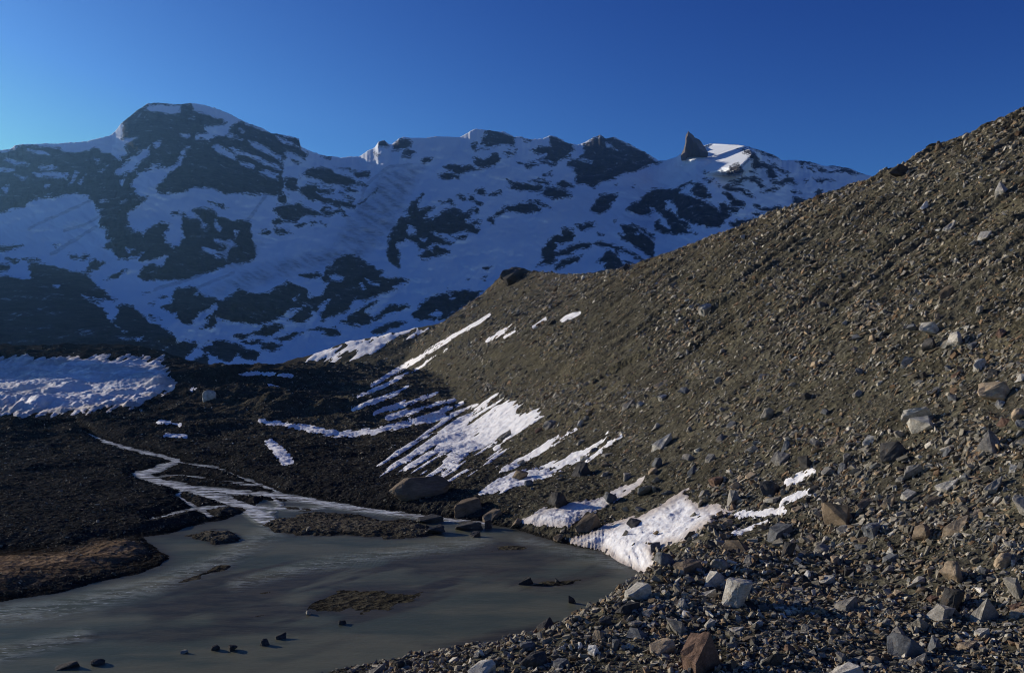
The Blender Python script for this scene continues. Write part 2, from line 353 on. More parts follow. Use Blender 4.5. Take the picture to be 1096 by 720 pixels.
# ------------------------------------------------------------------ snow lying on the ground
SNOWTOT = np.full(X.shape, -1.0)
sn_fine = fbm(UU*.11, VP*.11, 4, 121)
ca, sa = math.cos(.57), math.sin(.57)
al = UU*ca-VP*sa; ac = UU*sa+VP*ca                       # along / across the fall line as it runs on the slope
sn_streak = fbm(al*.010, ac*.20, 4, 131)
sn_al = fbm(al*.030, ac*.22, 4, 133)
sn_streak = sn_streak+.55*fbm(al*.035, ac*.05, 3, 135)
cup = -fbm(X*.62+Y*.15, Y*.42, 3, 141, ridged=True)*1.2
lump = fbm(X*.05, Y*.035, 3, 150)*1.0+fbm(X*.30, Y*.22, 4, 151, ridged=True)*.30+fbm(X*.9, Y*.7, 2, 152)*.12
def snow(name, label, poly=None, lines=None, streak=0., rough=5., thick=.35, cups=.10, grimy=0., lumps=0., cut=0., cat='snow patch', group='snow patches on the valley sides', one=False):
    m = np.full(X.shape, -50.)
    for p in (poly or []): m = np.maximum(m, sdf(UU, VP, p, 50))
    for p in (lines or []): m = np.maximum(m, sdline(UU, VP, p, 50))
    m = np.minimum(m, 12.0 if streak else 60.)
    s = m+rough*(sn_fine*.35+sn_al*.9)+streak*(sn_streak-cut)
    s = np.where(m > -25, s, -50); s = np.minimum(s, 14)
    px = Y/F
    th = np.where(s > 0, thick*(1-np.exp(-s*px*.28/thick))+cups*cup*np.clip(s*.2, 0, 1)+lumps*lump*np.clip(s*.1, 0, 1), .12*s*px)
    th = np.clip(th, -.5, 6); th = np.where(s > 0, np.maximum(th, .02), th)
    vis = s.ravel()
    keep = (vis[Q].max(1) > 0)
    if not keep.any(): print('NO SNOW', name); return
    if one or streak == 0 and not lumps and len(poly or [])+len(lines or []) == 1:      # one patch, one piece: drop the stray crumbs
        fq = Q[keep]; lb = np.full(len(GV), 1 << 40); lb[fq] = fq
        while True:
            mn = lb[fq].min(1); l2 = lb.copy()
            for c_ in range(4): np.minimum.at(l2, fq[:, c_], mn)
            l2[fq] = l2[l2[fq]] if False else l2[fq]
            if (l2 == lb).all(): break
            lb = l2
        ids, cnt = np.unique(lb[fq[:, 0]], return_counts=True); kk = np.where(keep)[0]; keep = np.zeros(len(Q), bool); keep[kk[lb[fq[:, 0]] == ids[cnt.argmax()]]] = True
    g = grimy*np.clip(1-s/9, 0, 1)+(.42*sst(-.3, .3, fbm(X*.035, Y*.05, 4, 153)) if lumps else 0)  # lumpy heap: extra dirt colour also painted in for missing shade
    v, q, (gg,) = sub(np.stack([X, Y, Zt+th], -1).reshape(-1, 3), Q, keep, [g.ravel()])
    o = link('snow_patch' if name is None else name, mesh_np('snow_patch', v, q, M_SNOW, True, None, {'grime_shade': gg})); tag(o, label, cat, group)
    np.maximum(SNOWTOT, th, out=SNOWTOT)
snow(None, 'broad dimpled white snow patch running down to the pond edge', [[(604, 579), (643, 587), (663, 602), (689, 614), (704, 603), (696, 588), (714, 583), (732, 579), (740, 570), (762, 558), (786, 547), (768, 541), (750, 543), (738, 534), (728, 526), (745, 520), (762, 511), (748, 514), (730, 526), (712, 539), (700, 543), (684, 551), (653, 561), (622, 573)]], rough=3.2, thick=.22, cups=.15, grimy=.8)
snow(None, 'narrow snow tongue beside the pond with a brown slab on it', [[(554, 557), (584, 544), (615, 538), (643, 532), (689, 511), (682, 521), (660, 534), (645, 545), (622, 552), (608, 563), (577, 562)]], rough=2.6, thick=.18, cups=.12, grimy=.6)
snow(None, 'broken snow strips among stones above the broad pond-side patch', [[(839, 515), (855, 506), (868, 501), (874, 506), (860, 513), (843, 522)], [(838, 534), (855, 526), (875, 520), (874, 527), (856, 532), (835, 540)]], [[(790, 551, 3), (815, 549, 3.5), (838, 546, 3)], [(786, 571, 2.5), (806, 563, 2), (822, 557, 1.5)]], rough=2.2, thick=.12, cups=.05)
snow(None, 'forked snow strip ending in a broken snow apron by dark rocks', [[(535, 504), (552, 490), (580, 475), (616, 459), (605, 468), (588, 478), (565, 493), (548, 502)], [(513, 527), (540, 508), (570, 501), (600, 503), (590, 508), (562, 518), (528, 529)]], rough=5, thick=.10, cups=.05)
snow(None, 'slim snow strip pointing at the dark boulder above the pond', [[(578, 500), (600, 492), (628, 480), (652, 463), (642, 475), (628, 487), (600, 501)]], [[(627, 493, 1.6), (645, 479, 1.8), (664, 466, 1.2)]], rough=3.5, thick=.09, cups=.04)
snow(None, 'large fan of streaky snow above the big brown boulder', [[(412, 486), (432, 477), (465, 460), (490, 446), (520, 434), (548, 428), (566, 436), (572, 446), (545, 467), (528, 482), (497, 498), (470, 510), (452, 505), (470, 496), (428, 500), (415, 497), (440, 487)]], streak=30, rough=2.5, thick=.10, cut=.06, cups=.05)
snow(None, 'thin snow streaks fanning out at the bend of the moraine foot', None, [[(378, 437, 1.6), (410, 427, 2.4), (436, 414, 1)], [(402, 442, 2), (430, 433, 2.6), (468, 421, 1.2)], [(415, 447, 2), (450, 437, 2.4), (486, 428, 1)], [(440, 450, 2.4), (470, 440, 2), (495, 431, .8)], [(460, 452, 2), (490, 442, 1.6), (510, 433, .8)]], rough=2.6, thick=.07, cups=0)
snow(None, 'long thin snow gully climbing the far moraine face', None, [[(398, 413, 1.8), (420, 400, 2.4), (439, 388, 2.2), (472, 368, 1.8), (500, 352, 1.4), (524, 337, .9)], [(384, 424, 1.4), (415, 410, 1.8), (450, 392, 1.1), (478, 374, .6)]], rough=2.2, thick=.07, cups=0)
snow(None, 'bright snow sliver below the crest knoll, longer of two', None, [[(522, 365, 1.6), (537, 355, 1.8), (551, 347, 1)]], rough=1.2, thick=.08, cups=0)
snow(None, 'thin snow sliver just right of the longer one below the crest knoll', None, [[(540, 361, .9), (562, 345, .9)]], rough=.6, thick=.08, cups=0)
snow(None, 'small tilted snow sliver under the crest saddle, brightest up there', None, [[(602, 342.5, 1.8), (612, 338, 2.4), (620, 334.5, 1.4)]], rough=.8, thick=.08, cups=0)
snow(None, 'hair-thin snow line between the slivers under the crest saddle', None, [[(571, 350, 1.0), (584, 341, 1.0)]], rough=.4, thick=.08, cups=0)
snow(None, 'sunlit streaky snowfield at the far end of the moraine', [[(300, 386), (340, 377), (375, 362), (428, 347), (455, 352), (440, 362), (403, 379), (372, 384), (330, 388)]], streak=32, one=True, rough=3.5, thick=.12, cut=.12, cups=0)
snow(None, 'curved blue shaded snow band in the dark hollow', None, [[(279, 450.5, 1.8), (311, 455, 2.4), (347, 461.5, 3.4), (364, 465, 3.2), (403, 461, 3.0), (449, 450, 2.6), (476, 445, 2)]], rough=.9, thick=.12, cups=0)
snow(None, 'small slanting shaded snow patch under the curved band', [[(281, 471), (290, 470), (302, 479), (311, 487), (314, 495), (303, 497), (294, 485)]], rough=2, thick=.12, cups=0)
snow(None, 'little snow sliver above the upper stream, further of two', None, [[(169, 451, 1.4), (192, 454, 1.6)]], rough=1.0, thick=.08, cups=0)
snow(None, 'little snow sliver beside the upper stream, nearer of two', None, [[(176, 465, 1.2), (199, 467, 1.2)]], rough=.8, thick=.08, cups=0)
for lab_, l_ in (('snow line on the dark mound crest, nearest the moraine', [(240, 402, .8), (275, 399, 1.6), (312, 402, 1.2)]), ('short snow dash lower on the dark mound', [(288, 411, 1), (311, 413, 1.3)]), ('snow streak between avalanche heap and bright mound boulder', [(205, 417, 1.2), (222, 410, 1.5)])):
    snow(None, lab_, None, [l_], rough=1.0, thick=.08, cups=0)
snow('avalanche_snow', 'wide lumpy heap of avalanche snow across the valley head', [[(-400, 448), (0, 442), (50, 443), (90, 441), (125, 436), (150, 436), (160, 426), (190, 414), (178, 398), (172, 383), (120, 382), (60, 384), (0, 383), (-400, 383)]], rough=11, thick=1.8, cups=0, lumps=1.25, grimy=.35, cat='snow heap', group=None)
print('snow', round(time.time()-T0, 1))

# ------------------------------------------------------------------ stones
def hull(kind, seed, npts=12):
    r = np.random.default_rng(seed); b = bmesh.new()
    p = r.uniform(-.5, .5, (npts, 3))
    if kind == 'block': p = np.sign(p)*(.5-np.abs(r.normal(0, .20, p.shape))); p[:, :2] *= 1-.45*np.clip(p[:, 2:3]+r.uniform(-.3, .3, 2), 0, 1); p[:, 2] += p[:, 0]*r.uniform(-.4, .4)
    elif kind == 'slab': p = np.sign(p)*(.5-np.abs(r.normal(0, .16, p.shape))); p[:, 0] *= 1-.4*(p[:, 1] > 0); p[:, 2] *= np.clip(1.0+.9*p[:, 0], .3, 1.3)
    elif kind == 'wedge':
        p = np.sign(p)*(.5-np.abs(r.normal(0, .10, p.shape))); p[:, 2] = np.where(p[:, 2] > 0, p[:, 2]*(.15+.85*np.clip(p[:, 0]+.5, 0, 1)), p[:, 2])
    elif kind == 'round':
        p = r.normal(0, 1, (npts*2, 3)); p /= np.linalg.norm(p, axis=1)[:, None]; p *= .5*(1+r.normal(0, .05, (npts*2, 1)))
    elif kind == 'shard':
        p[:, :2] *= (1-.75*np.abs(p[:, 2:3]+.1)*1.2)
    for q in p: b.verts.new(q)
    res = bmesh.ops.convex_hull(b, input=b.verts)
    bmesh.ops.delete(b, geom=[g for g in b.verts if not g.link_faces], context='VERTS')
    return b
KINDS = ['block', 'slab', 'wedge', 'round', 'shard']
LIB = []
for k in range(26):
    b = hull(['block', 'slab', 'wedge', 'block', 'shard', 'round'][k % 6] if k % 6 < 5 else 'block', 300+k, 10+k % 4)
    bmesh.ops.triangulate(b, faces=b.faces); b.verts.index_update()
    v = np.array([q.co[:] for q in b.verts]); f_ = np.array([[q.index for q in fc.verts] for fc in b.faces]); b.free()
    LIB.append((v, f_))
PAL = np.array([(.31, .275, .205), (.22, .20, .155), (.41, .37, .29), (.10, .096, .085), (.33, .245, .15), (.24, .16, .095), (.22, .215, .185), (.54, .495, .40), (.74, .70, .60)])
PW = np.array([.26, .19, .14, .075, .16, .085, .055, .05, .007]); PW /= PW.sum()
# neighbours' surface normal from the grid
gx = np.gradient(P3, axis=1); gy = np.gradient(P3, axis=0); NRM = np.cross(gx, gy); NRM /= np.linalg.norm(NRM, axis=-1)[..., None]
sm = NRM[::4, ::4]
def scatter(name, label, cat, n, dens, size, dark, thick=(.22, .58), proud=.12, jit=.28):
    """one mesh of loose stones too many to count"""
    fi = rng.uniform(60, 940, n); fj = rng.uniform(152, 1090, n)
    pos = bil(fi, fj, P3); den = bil(fi, fj, dens)
    snw = bil(fi, fj, SNOWTOT); keep = (rng.random(n) < den) & ((snw < .015) | (rng.random(n) < .045))
    fi, fj, pos = fi[keep], fj[keep], pos[keep]; n = len(pos)
    nr = bil(fi, fj, NRM); nr /= np.linalg.norm(nr, axis=1)[:, None]
    px = pos[:, 1]/F
    s = size(fi, fj, pos, n)*px                                # longest side in metres
    s = np.clip(s, .07, 3.0)
    sc = np.stack([s*1.2, s*rng.uniform(.38, .85, n), s*rng.uniform(*thick, n)], 1)
    # frame: z = normal with tilt, x = mostly down the fall line
    zz = nr+rng.normal(0, jit, (n, 3)); zz /= np.linalg.norm(zz, axis=1)[:, None]
    fall = np.array([0, 0, -1.])-zz*(-zz[:, 2:3]); fl = np.linalg.norm(fall, axis=1)
    xx = fall+rng.normal(0, .27, (n, 3)); xx -= zz*(xx*zz).sum(1)[:, None]; xx /= np.linalg.norm(xx, axis=1)[:, None]
    yy = np.cross(zz, xx)
    R = np.stack([xx, yy, zz], 2)
    col = PAL[rng.choice(len(PAL), n, p=PW)]*rng.uniform(.55, 1.4, (n, 1))
    col = col*(1-(1-np.array((.34, .34, .34)))*(bil(fi, fj, dark)*(rng.random(n) > .06))[:, None])
    li = rng.integers(0, len(LIB), n)
    Vs, Fs, Cs, off = [], [], [], 0
    for k, (v, f_) in enumerate(LIB):
        m = np.where(li == k)[0]
        if not len(m): continue
        w = v[None]*sc[m][:, None, :]; w = np.einsum('nij,nkj->nki', R[m], w)+(pos[m]+nr[m]*(sc[m][:, 2:3]*proud))[:, None, :]
        Vs.append(w.reshape(-1, 3)); Fs.append((f_[None]+(np.arange(len(m))*len(v))[:, None, None]+off).reshape(-1, 3)); off += len(m)*len(v)
        Cs.append(np.repeat(col[m], len(v), 0))
    o = link(name, mesh_np(name, np.concatenate(Vs), np.concatenate(Fs), M_SCREE, False, np.concatenate(Cs)))
    tag(o, label, cat, None, 'stuff'); print(name, n)
DRYL = sst(.03, .12, Zt-WL)
clump = sst(-.35, .45, fbm(UU*.016, VP*.022, 4, 171))
lowm = MOR*sst(400, 640, VP+(UU-700)*.25)
def size_m(fi, fj, pos, n):
    lm = bil(fi, fj, lowm); c_ = bil(fi, fj, clump)
    u_ = U0+F*pos[:, 0]/pos[:, 1]
    return (1.95+1.0*sst(640, 960, u_)+2.2*lm*c_+.7*c_)*np.exp(rng.normal(0, .45, n)).clip(.4, 2.6)
def size_f(fi, fj, pos, n):
    return (1.9+np.clip(pos[:, 1]*0+(60-pos[:, 1])/20, 0, 1.6))*np.exp(rng.normal(0, .40, n)).clip(.4, 2.7)
scatter('scree', 'loose grey brown scree covering the moraine wall', 'scree', 330000, MOR*(.30+.62*clump)*sst(16, 26, Y), size_m, MOR*0+.12)
beachm = (1-MOR)*DRYL*sst(-30, -14, Dm)*sst(70, 50, Y)
scatter('beach_rubble', 'mixed rubble between the pond edge and the moraine foot', 'rubble', 60000, np.clip(beachm, 0, 1)*.95, lambda fi, fj, pos, n: 3.6*np.exp(rng.normal(0, .5, n)).clip(.35, 2.6), MOR*0+.06, (.3, .65), .22, .4)
scatter('valley_gravel', 'dark coarse gravel of the valley floor and stream bars', 'gravel', 150000, (1-MOR)*DRYL*(1-np.clip(beachm, 0, 1))*(1-.93*bk)*sst(20, 30, Y)*sst(520, 300, Y)*.8, size_f, np.clip(1.1-.9*MT, 0, 1.1))
scatter('coarse_rubble', 'coarse angular stones gathered at the moraine foot', 'rubble', 150000, np.clip(sst(470, 640, VP+(UU-760)*.22)*np.clip(MOR+beachm, 0, 1), 0, 1)*(.25+.75*clump), lambda fi, fj, pos, n: 5.4*np.exp(rng.normal(0, .38, n)).clip(.5, 1.9), MOR*0+.06, (.32, .72), .28, .42)
print('stones', round(time.time()-T0, 1))

# big stones, each a thing of its own
def big_mesh(kind, seed):
    b = hull(kind, seed, 13)
    bmesh.ops.dissolve_limit(b, angle_limit=.16, verts=b.verts, edges=b.edges)
    bmesh.ops.bevel(b, geom=list(b.edges), offset=.045, segments=1, affect='EDGES', clamp_overlap=True)
    bmesh.ops.triangulate(b, faces=b.faces)
    bmesh.ops.subdivide_edges(b, edges=b.edges, cuts=3, use_grid_fill=True)
    b.normal_update()
    co = np.array([q.co[:] for q in b.verts]); nn = np.array([q.normal[:] for q in b.verts])
    dsp = fbm(co[:, 0]*3+seed, co[:, 1]*3+co[:, 2]*2.1, 3, seed % 50)*.065+fbm(co[:, 2]*7+seed*.3, co[:, 0]*1.2+co[:, 1], 2, 9)*.03
    co += nn*dsp[:, None]; co -= (co.max(0)+co.min(0))/2; co /= (co.max(0)-co.min(0))
    for q, c_ in zip(b.verts, co): q.co = c_
    me = bpy.data.meshes.new('boulder'); b.to_mesh(me); b.free()
    me.polygons.foreach_set('use_smooth', np.zeros(len(me.polygons), bool)); me.materials.append(M_ROCK)
    return me
BIG = {k: [big_mesh(k, 40+13*i+7*KINDS.index(k)) for i in range(5)] for k in KINDS}
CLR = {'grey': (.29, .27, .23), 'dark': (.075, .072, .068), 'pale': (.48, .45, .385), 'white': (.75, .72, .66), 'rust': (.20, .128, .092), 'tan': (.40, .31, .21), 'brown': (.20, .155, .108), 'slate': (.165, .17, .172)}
PLACED = []
GROUPB = 'boulders strewn over the moraine and the shore'
def boulder(u, v, w, h, clr, kind, label, tilt=None, name='boulder', cat='boulder', sink=.32, deep=.9, y=None, group=GROUPB):
    i, j = hit(u, v); p = P3[i, j].copy(); yy = p[1]
    wet_ = WL[i, j]-Zt[i, j]
    onslope = MOR[i, j] > .5
    if tilt is None: tilt = rng.uniform(18, 34) if onslope else rng.uniform(-6, 10)
    sw, sh = w/F*yy, h/F*yy
    o = link(name, BIG[kind][rng.integers(0, 5)])
    if wet_ > 0: p[2] = WL[i, j]
    o.scale = (sw, max(sw, sh)*deep*rng.uniform(.6, .95), sh/(1-sink*.6))
    o.rotation_euler = Euler((rng.uniform(-.15, .15)+(.25 if onslope else 0), -math.radians(tilt), rng.uniform(.3, .85)+(math.pi if (kind != 'wedge' and rng.random() < .5) else 0)), 'XYZ')
    up = sh*.5-sh*sink
    o.location = (p[0], p[1]+sh*.3, p[2]+up)
    c_ = np.array(CLR[clr])*rng.uniform(.85, 1.15); o.color = (*c_, 1)
    tag(o, label, cat, group); PLACED.append((u, v-h/2, w, h)); return o
# u, v of the base, width, height in photograph pixels, colour, shape, label, short name for its neighbours' labels
HAND = [
 (795, 648, 42, 34, 'pale', 'block', 'big pale cleft boulder standing on the rubble beach', 'cleft pale boulder', 4),
 (749, 722, 42, 46, 'rust', 'wedge', 'large rusty wedge boulder leaning up from the rubble by the pond', 'rusty wedge boulder', 22),
 (900, 559, 46, 17, 'brown', 'slab', 'overhanging brown slab with a pale sunlit end on the slope', 'overhanging brown slab', 28),
 (450, 530, 72, 23, 'brown', 'round', 'largest rounded brown boulder beside the braided stream', None, 0),
 (621, 508, 32, 16, 'dark', 'block', 'dark boulder below the slim snow strip tips', 'dark snow-tip boulder', 6),
 (628, 569, 27, 19, 'brown', 'wedge', 'brown slab leaning on the narrow snow tongue', 'slab on the snow tongue', 25),
 (678, 564, 18, 9, 'dark', 'slab', 'lone dark stone lying mid broad snow patch', 'lone stone on snow', 12),
 (738, 577, 11, 10, 'dark', 'block', 'small dark stone on the lower rim of the broad snow patch', None, 0),
 (713, 605, 24, 16, 'slate', 'block', 'slate dark boulder at the toe of the broad snow patch', 'snow-toe boulder', 4),
 (669, 656, 37, 14, 'dark', 'slab', 'long dark wet slab jutting into the pond', 'jutting wet slab', -12),
 (647, 671, 17, 12, 'dark', 'block', 'dark wet block at the water just below the jutting slab', None, 0),
 (772, 609, 24, 13, 'grey', 'round', 'rounded grey boulder above the cleft pale boulder', 'rounded grey boulder', 8),
 (760, 626, 27, 13, 'pale', 'slab', 'flat bright slab beside the cleft pale boulder', 'flat bright slab', 26),
 (730, 652, 18, 12, 'pale', 'block', 'pale blocky stone midway between jutting slab and cleft boulder', 'pale shore block', 10),
 (727, 677, 34, 13, 'grey', 'slab', 'grey slab with a shadowed front behind the rusty wedge', 'grey shadowed slab', 20),
 (686, 681, 28, 9, 'slate', 'slab', 'thin slate slab lying near the shallow pond corner', 'thin slate slab', 14),
 (621, 695, 10, 9, 'white', 'block', 'small whitish stone on the near pond shore, further from the wedge', None, 0),
 (635, 703, 9, 13, 'white', 'wedge', 'small white upright stone on the near pond shore', 'white upright stone', 30),
 (661, 695, 14, 13, 'slate', 'block', 'blue grey block beside the white upright stone', None, 0),
 (571, 714, 30, 18, 'dark', 'round', 'dark rounded boulder at the near end of the pond', 'dark near-end boulder', 6),
 (515, 724, 32, 16, 'pale', 'slab', 'pale speckled slab at the bottom of the near shore', 'pale speckled slab', 12),
 (430, 715, 20, 11, 'dark', 'block', 'black stone at the waterline nearest the camera', None, 0),
 (402, 722, 18, 12, 'grey', 'wedge', 'grey wedge stone at the near waterline', None, 0),
 (1023, 622, 30, 22, 'tan', 'block', 'beige block above the dark hollow boulder', 'beige block', 26),
 (1024, 654, 30, 28, 'dark', 'block', 'dark boulder shadowing the hollow under the beige block', 'dark hollow boulder', 10),
 (1008, 663, 28, 19, 'grey', 'slab', 'grey slab propped against the dark hollow boulder', None, -20),
 (1054, 666, 28, 27, 'grey', 'wedge', 'grey wedge with a sunlit edge beyond the dark hollow boulder', 'grey sunlit wedge', 40),
 (972, 702, 38, 23, 'slate', 'slab', 'large slate blue slab low on the rubble slope', 'slate blue slab', 24),
 (900, 724, 50, 13, 'pale', 'slab', 'long pale flat slab at the bottom of the rubble slope', 'long pale slab', 6),
 (1076, 607, 22, 18, 'tan', 'round', 'rounded beige boulder high of the grey sunlit wedge', 'rounded beige boulder', 12),
 (989, 576, 25, 16, 'brown', 'block', 'reddish brown block below the tan wedge boulder', 'reddish block', 24),
 (1025, 569, 26, 18, 'tan', 'wedge', 'tan wedge boulder above the reddish brown block', 'tan wedge boulder', 24),
 (936, 572, 23, 15, 'slate', 'block', 'greenish grey block downhill of the overhanging brown slab', 'greenish block', 16),
 (847, 598, 24, 20, 'dark', 'block', 'dark stacked block on bare brown earth', 'dark stacked block', 14),
 (866, 619, 10, 9, 'white', 'block', 'bright white stone on bare earth below the dark stacked block', 'white stone on earth', 20),
 (885, 624, 17, 8, 'pale', 'slab', 'low pale stone beside the bright white stone', None, 12),
 (828, 714, 26, 19, 'dark', 'block', 'dark block between the rusty wedge and the long pale slab', 'dark low block', 10),
 (982, 712, 22, 13, 'grey', 'wedge', 'grey stone just under the slate blue slab', None, 22),
 (1001, 698, 19, 15, 'slate', 'block', 'slate block touching the end of the slate blue slab', None, 8),
 (987, 677, 11, 24, 'grey', 'wedge', 'narrow upright grey stone above the slate blue slab', None, 60),
 (1090, 642, 14, 26, 'grey', 'block', 'tall grey boulder cut by the frame edge', None, 20),
 (985, 452, 34, 11, 'pale', 'slab', 'upper of two pale slabs lying parallel on the slope', 'twin pale slabs', 32),
 (988, 462, 34, 10, 'pale', 'slab', 'lower of two pale slabs lying parallel on the slope', None, 32),
 (1070, 428, 36, 16, 'tan', 'slab', 'brown tan slab high on the slope beside a smaller pale one', 'brown tan slab', 32),
 (1061, 419, 20, 11, 'pale', 'wedge', 'smaller pale wedge leaning on the brown tan slab', None, 30),
 (1091, 448, 16, 13, 'tan', 'round', 'beige rounded stone above the frame edge slope', None, 20),
 (952, 544, 14, 19, 'tan', 'wedge', 'beige pointed stone uphill of the overhanging brown slab', 'beige pointed stone', 40),
 (1015, 523, 20, 12, 'pale', 'wedge', 'pale wedge with shadow midway up the stony slope', 'pale shadowed wedge', 24),
 (1064, 524, 23, 15, 'grey', 'wedge', 'grey wedge stone uphill of the tan wedge boulder', 'grey uphill wedge', 24),
 (902, 506, 16, 10, 'slate', 'block', 'slate block beyond the snow strips, lower of a pair', None, 24),
 (906, 495, 14, 10, 'grey', 'block', 'grey block beyond the snow strips, upper of a pair', 'paired slate blocks', 20),
 (981, 511, 20, 13, 'grey', 'slab', 'grey slab on the slope between pointed stone and pale wedge', None, 34),
 (842, 482, 15, 10, 'slate', 'block', 'slate block on the slope above the dark snow-side slab', None, 26),
 (836, 495, 21, 11, 'grey', 'slab', 'grey slab directly above the dark snow-side slab', None, 30),
 (826, 528, 26, 15, 'dark', 'slab', 'dark ribbed slab beside the broken snow strips', 'dark snow-side slab', 14),
 (1074, 206, 17, 13, 'pale', 'wedge', 'pale wedge boulder near the moraine skyline', 'pale skyline wedge', 30),
 (1017, 247, 13, 12, 'pale', 'wedge', 'pale wedge stone downhill of the pale skyline wedge', None, 30),
 (991, 224, 9, 10, 'white', 'block', 'small white block under the moraine skyline', None, 20),
 (1054, 257, 16, 9, 'pale', 'slab', 'pale slab on the upper moraine with dark underside', None, 26),
 (1025, 369, 22, 15, 'pale', 'block', 'pale sharp edged boulder alone on the open moraine slope', 'lone pale boulder', 26),
 (1014, 318, 16, 14, 'brown', 'wedge', 'brown wedge uphill of the lone pale boulder', None, 30),
 (458, 561, 30, 9, 'dark', 'slab', 'dark flat boulder at the tip of the gravel bar', None, 0),
 (464, 571, 22, 9, 'dark', 'block', 'dark block awash beside the gravel bar tip', None, 0),
 (500, 570, 30, 9, 'dark', 'slab', 'long dark slab standing in the stream mouth', None, 0),
 (521, 569, 11, 11, 'dark', 'block', 'black cubic stone standing in the stream mouth', None, 0),
 (507, 578, 12, 6, 'dark', 'wedge', 'small black stone awash below the stream mouth slab', None, 0),
 (526, 557, 20, 11, 'brown', 'wedge', 'brown arched stone on the shore by the stream mouth', None, 10),
 (498, 549, 36, 16, 'brown', 'block', 'brown boulder on the earth bank above the stream mouth', None, 10),
 (282, 697, 11, 8, 'dark', 'block', 'dark stone in open water, larger of the mid-pond line', None, 0),
 (300, 690, 12, 7, 'dark', 'wedge', 'dark stone in open water behind the larger mid-pond stone', None, 0),
 (230, 703, 9, 7, 'dark', 'round', 'round dark stone at the nearer end of the mid-pond line', None, 0),
 (248, 703, 10, 7, 'dark', 'block', 'squat dark stone between round stone and mid-pond stones', None, 0),
 (196, 706, 9, 4, 'grey', 'slab', 'small grey stone breaking the water ahead of the round stone', None, 0),
 (103, 718, 15, 7, 'dark', 'round', 'dark rounded stone in the near pond shallows', None, 0),
 (70, 722, 26, 6, 'dark', 'slab', 'flat black stone in the near pond shallows', None, 0),
 (330, 659, 6, 5, 'pale', 'block', 'tiny pale stone beside the low mid-pond gravel bar', None, 0),
 (366, 671, 9, 5, 'dark', 'block', 'small dark stone off the low mid-pond gravel bar', None, 0),
 (561, 626, 18, 8, 'dark', 'slab', 'dark flat stone awash out in the pond', None, 0),
 (611, 651, 7, 11, 'dark', 'shard', 'black upright shard sticking out of the pond', None, -24),
 (600, 669, 5, 6, 'grey', 'shard', 'tiny pointed stone poking from the pond', None, 0),
 (222, 428, 15, 13, 'pale', 'round', 'pale bright boulder on the dark mound', None, 0),
 (560, 512, 22, 10, 'brown', 'block', 'brown rock between the forked strip apron and the shore', None, 8),
 (598, 540, 34, 16, 'dark', 'block', 'dark block in the rocky shore above the snow tongue', 'dark tongue-side block', 8),
 (655, 537, 18, 12, 'slate', 'block', 'slate block on the upper rim of the snow tongue', None, 12),
 (795, 590, 40, 12, 'brown', 'slab', 'long brown slab under the lower snow strip', 'long brown slab', 16),
 (735, 612, 34, 14, 'brown', 'slab', 'brown slab beside the snow-toe boulder', None, 8),
 (540, 469, 14, 9, 'grey', 'wedge', 'grey stone in the middle of the streaky snow fan', None, 20),
 (588, 457, 16, 9, 'grey', 'round', 'rounded grey stone at the top of the forked strip', None, 24),
 (705, 500, 18, 12, 'slate', 'block', 'slate boulder on the slope above the broad snow patch', 'slope slate boulder', 24),
 (768, 519, 16, 11, 'rust', 'block', 'rusty block at the top tip of the broad snow patch', None, 20),
 (785, 541, 22, 17, 'grey', 'block', 'grey block above the broad snow patch shoulder', 'shoulder grey block', 20),
 (760, 494, 12, 8, 'grey', 'wedge', 'grey wedge uphill of the rusty snow-tip block', None, 30),
]
LAND = []
for (u, v, w, h, c_, k, lab, short, tl) in HAND:
    boulder(u, v, w, h, c_, k, lab, tl if tl else None)
    if short: LAND.append((u, v, short))
# outcrops on the crest
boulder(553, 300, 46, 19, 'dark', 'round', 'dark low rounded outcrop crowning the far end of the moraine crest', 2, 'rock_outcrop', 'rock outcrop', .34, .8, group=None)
boulder(966, 188, 30, 11, 'dark', 'block', 'dark flat outcrop breaking the middle of the moraine skyline', 12, 'rock_outcrop', 'rock outcrop', .35, .6, group=None)
boulder(1007, 160, 13, 11, 'brown', 'block', 'brown blocky outcrop at the skyline step above the flat outcrop', 20, 'rock_outcrop', 'rock outcrop', .35, .6, group=None)
boulder(672, 289, 12, 9, 'dark', 'block', 'small dark outcrop on the low saddle of the crest', 10, 'rock_outcrop', 'rock outcrop', .35, .6, group=None)
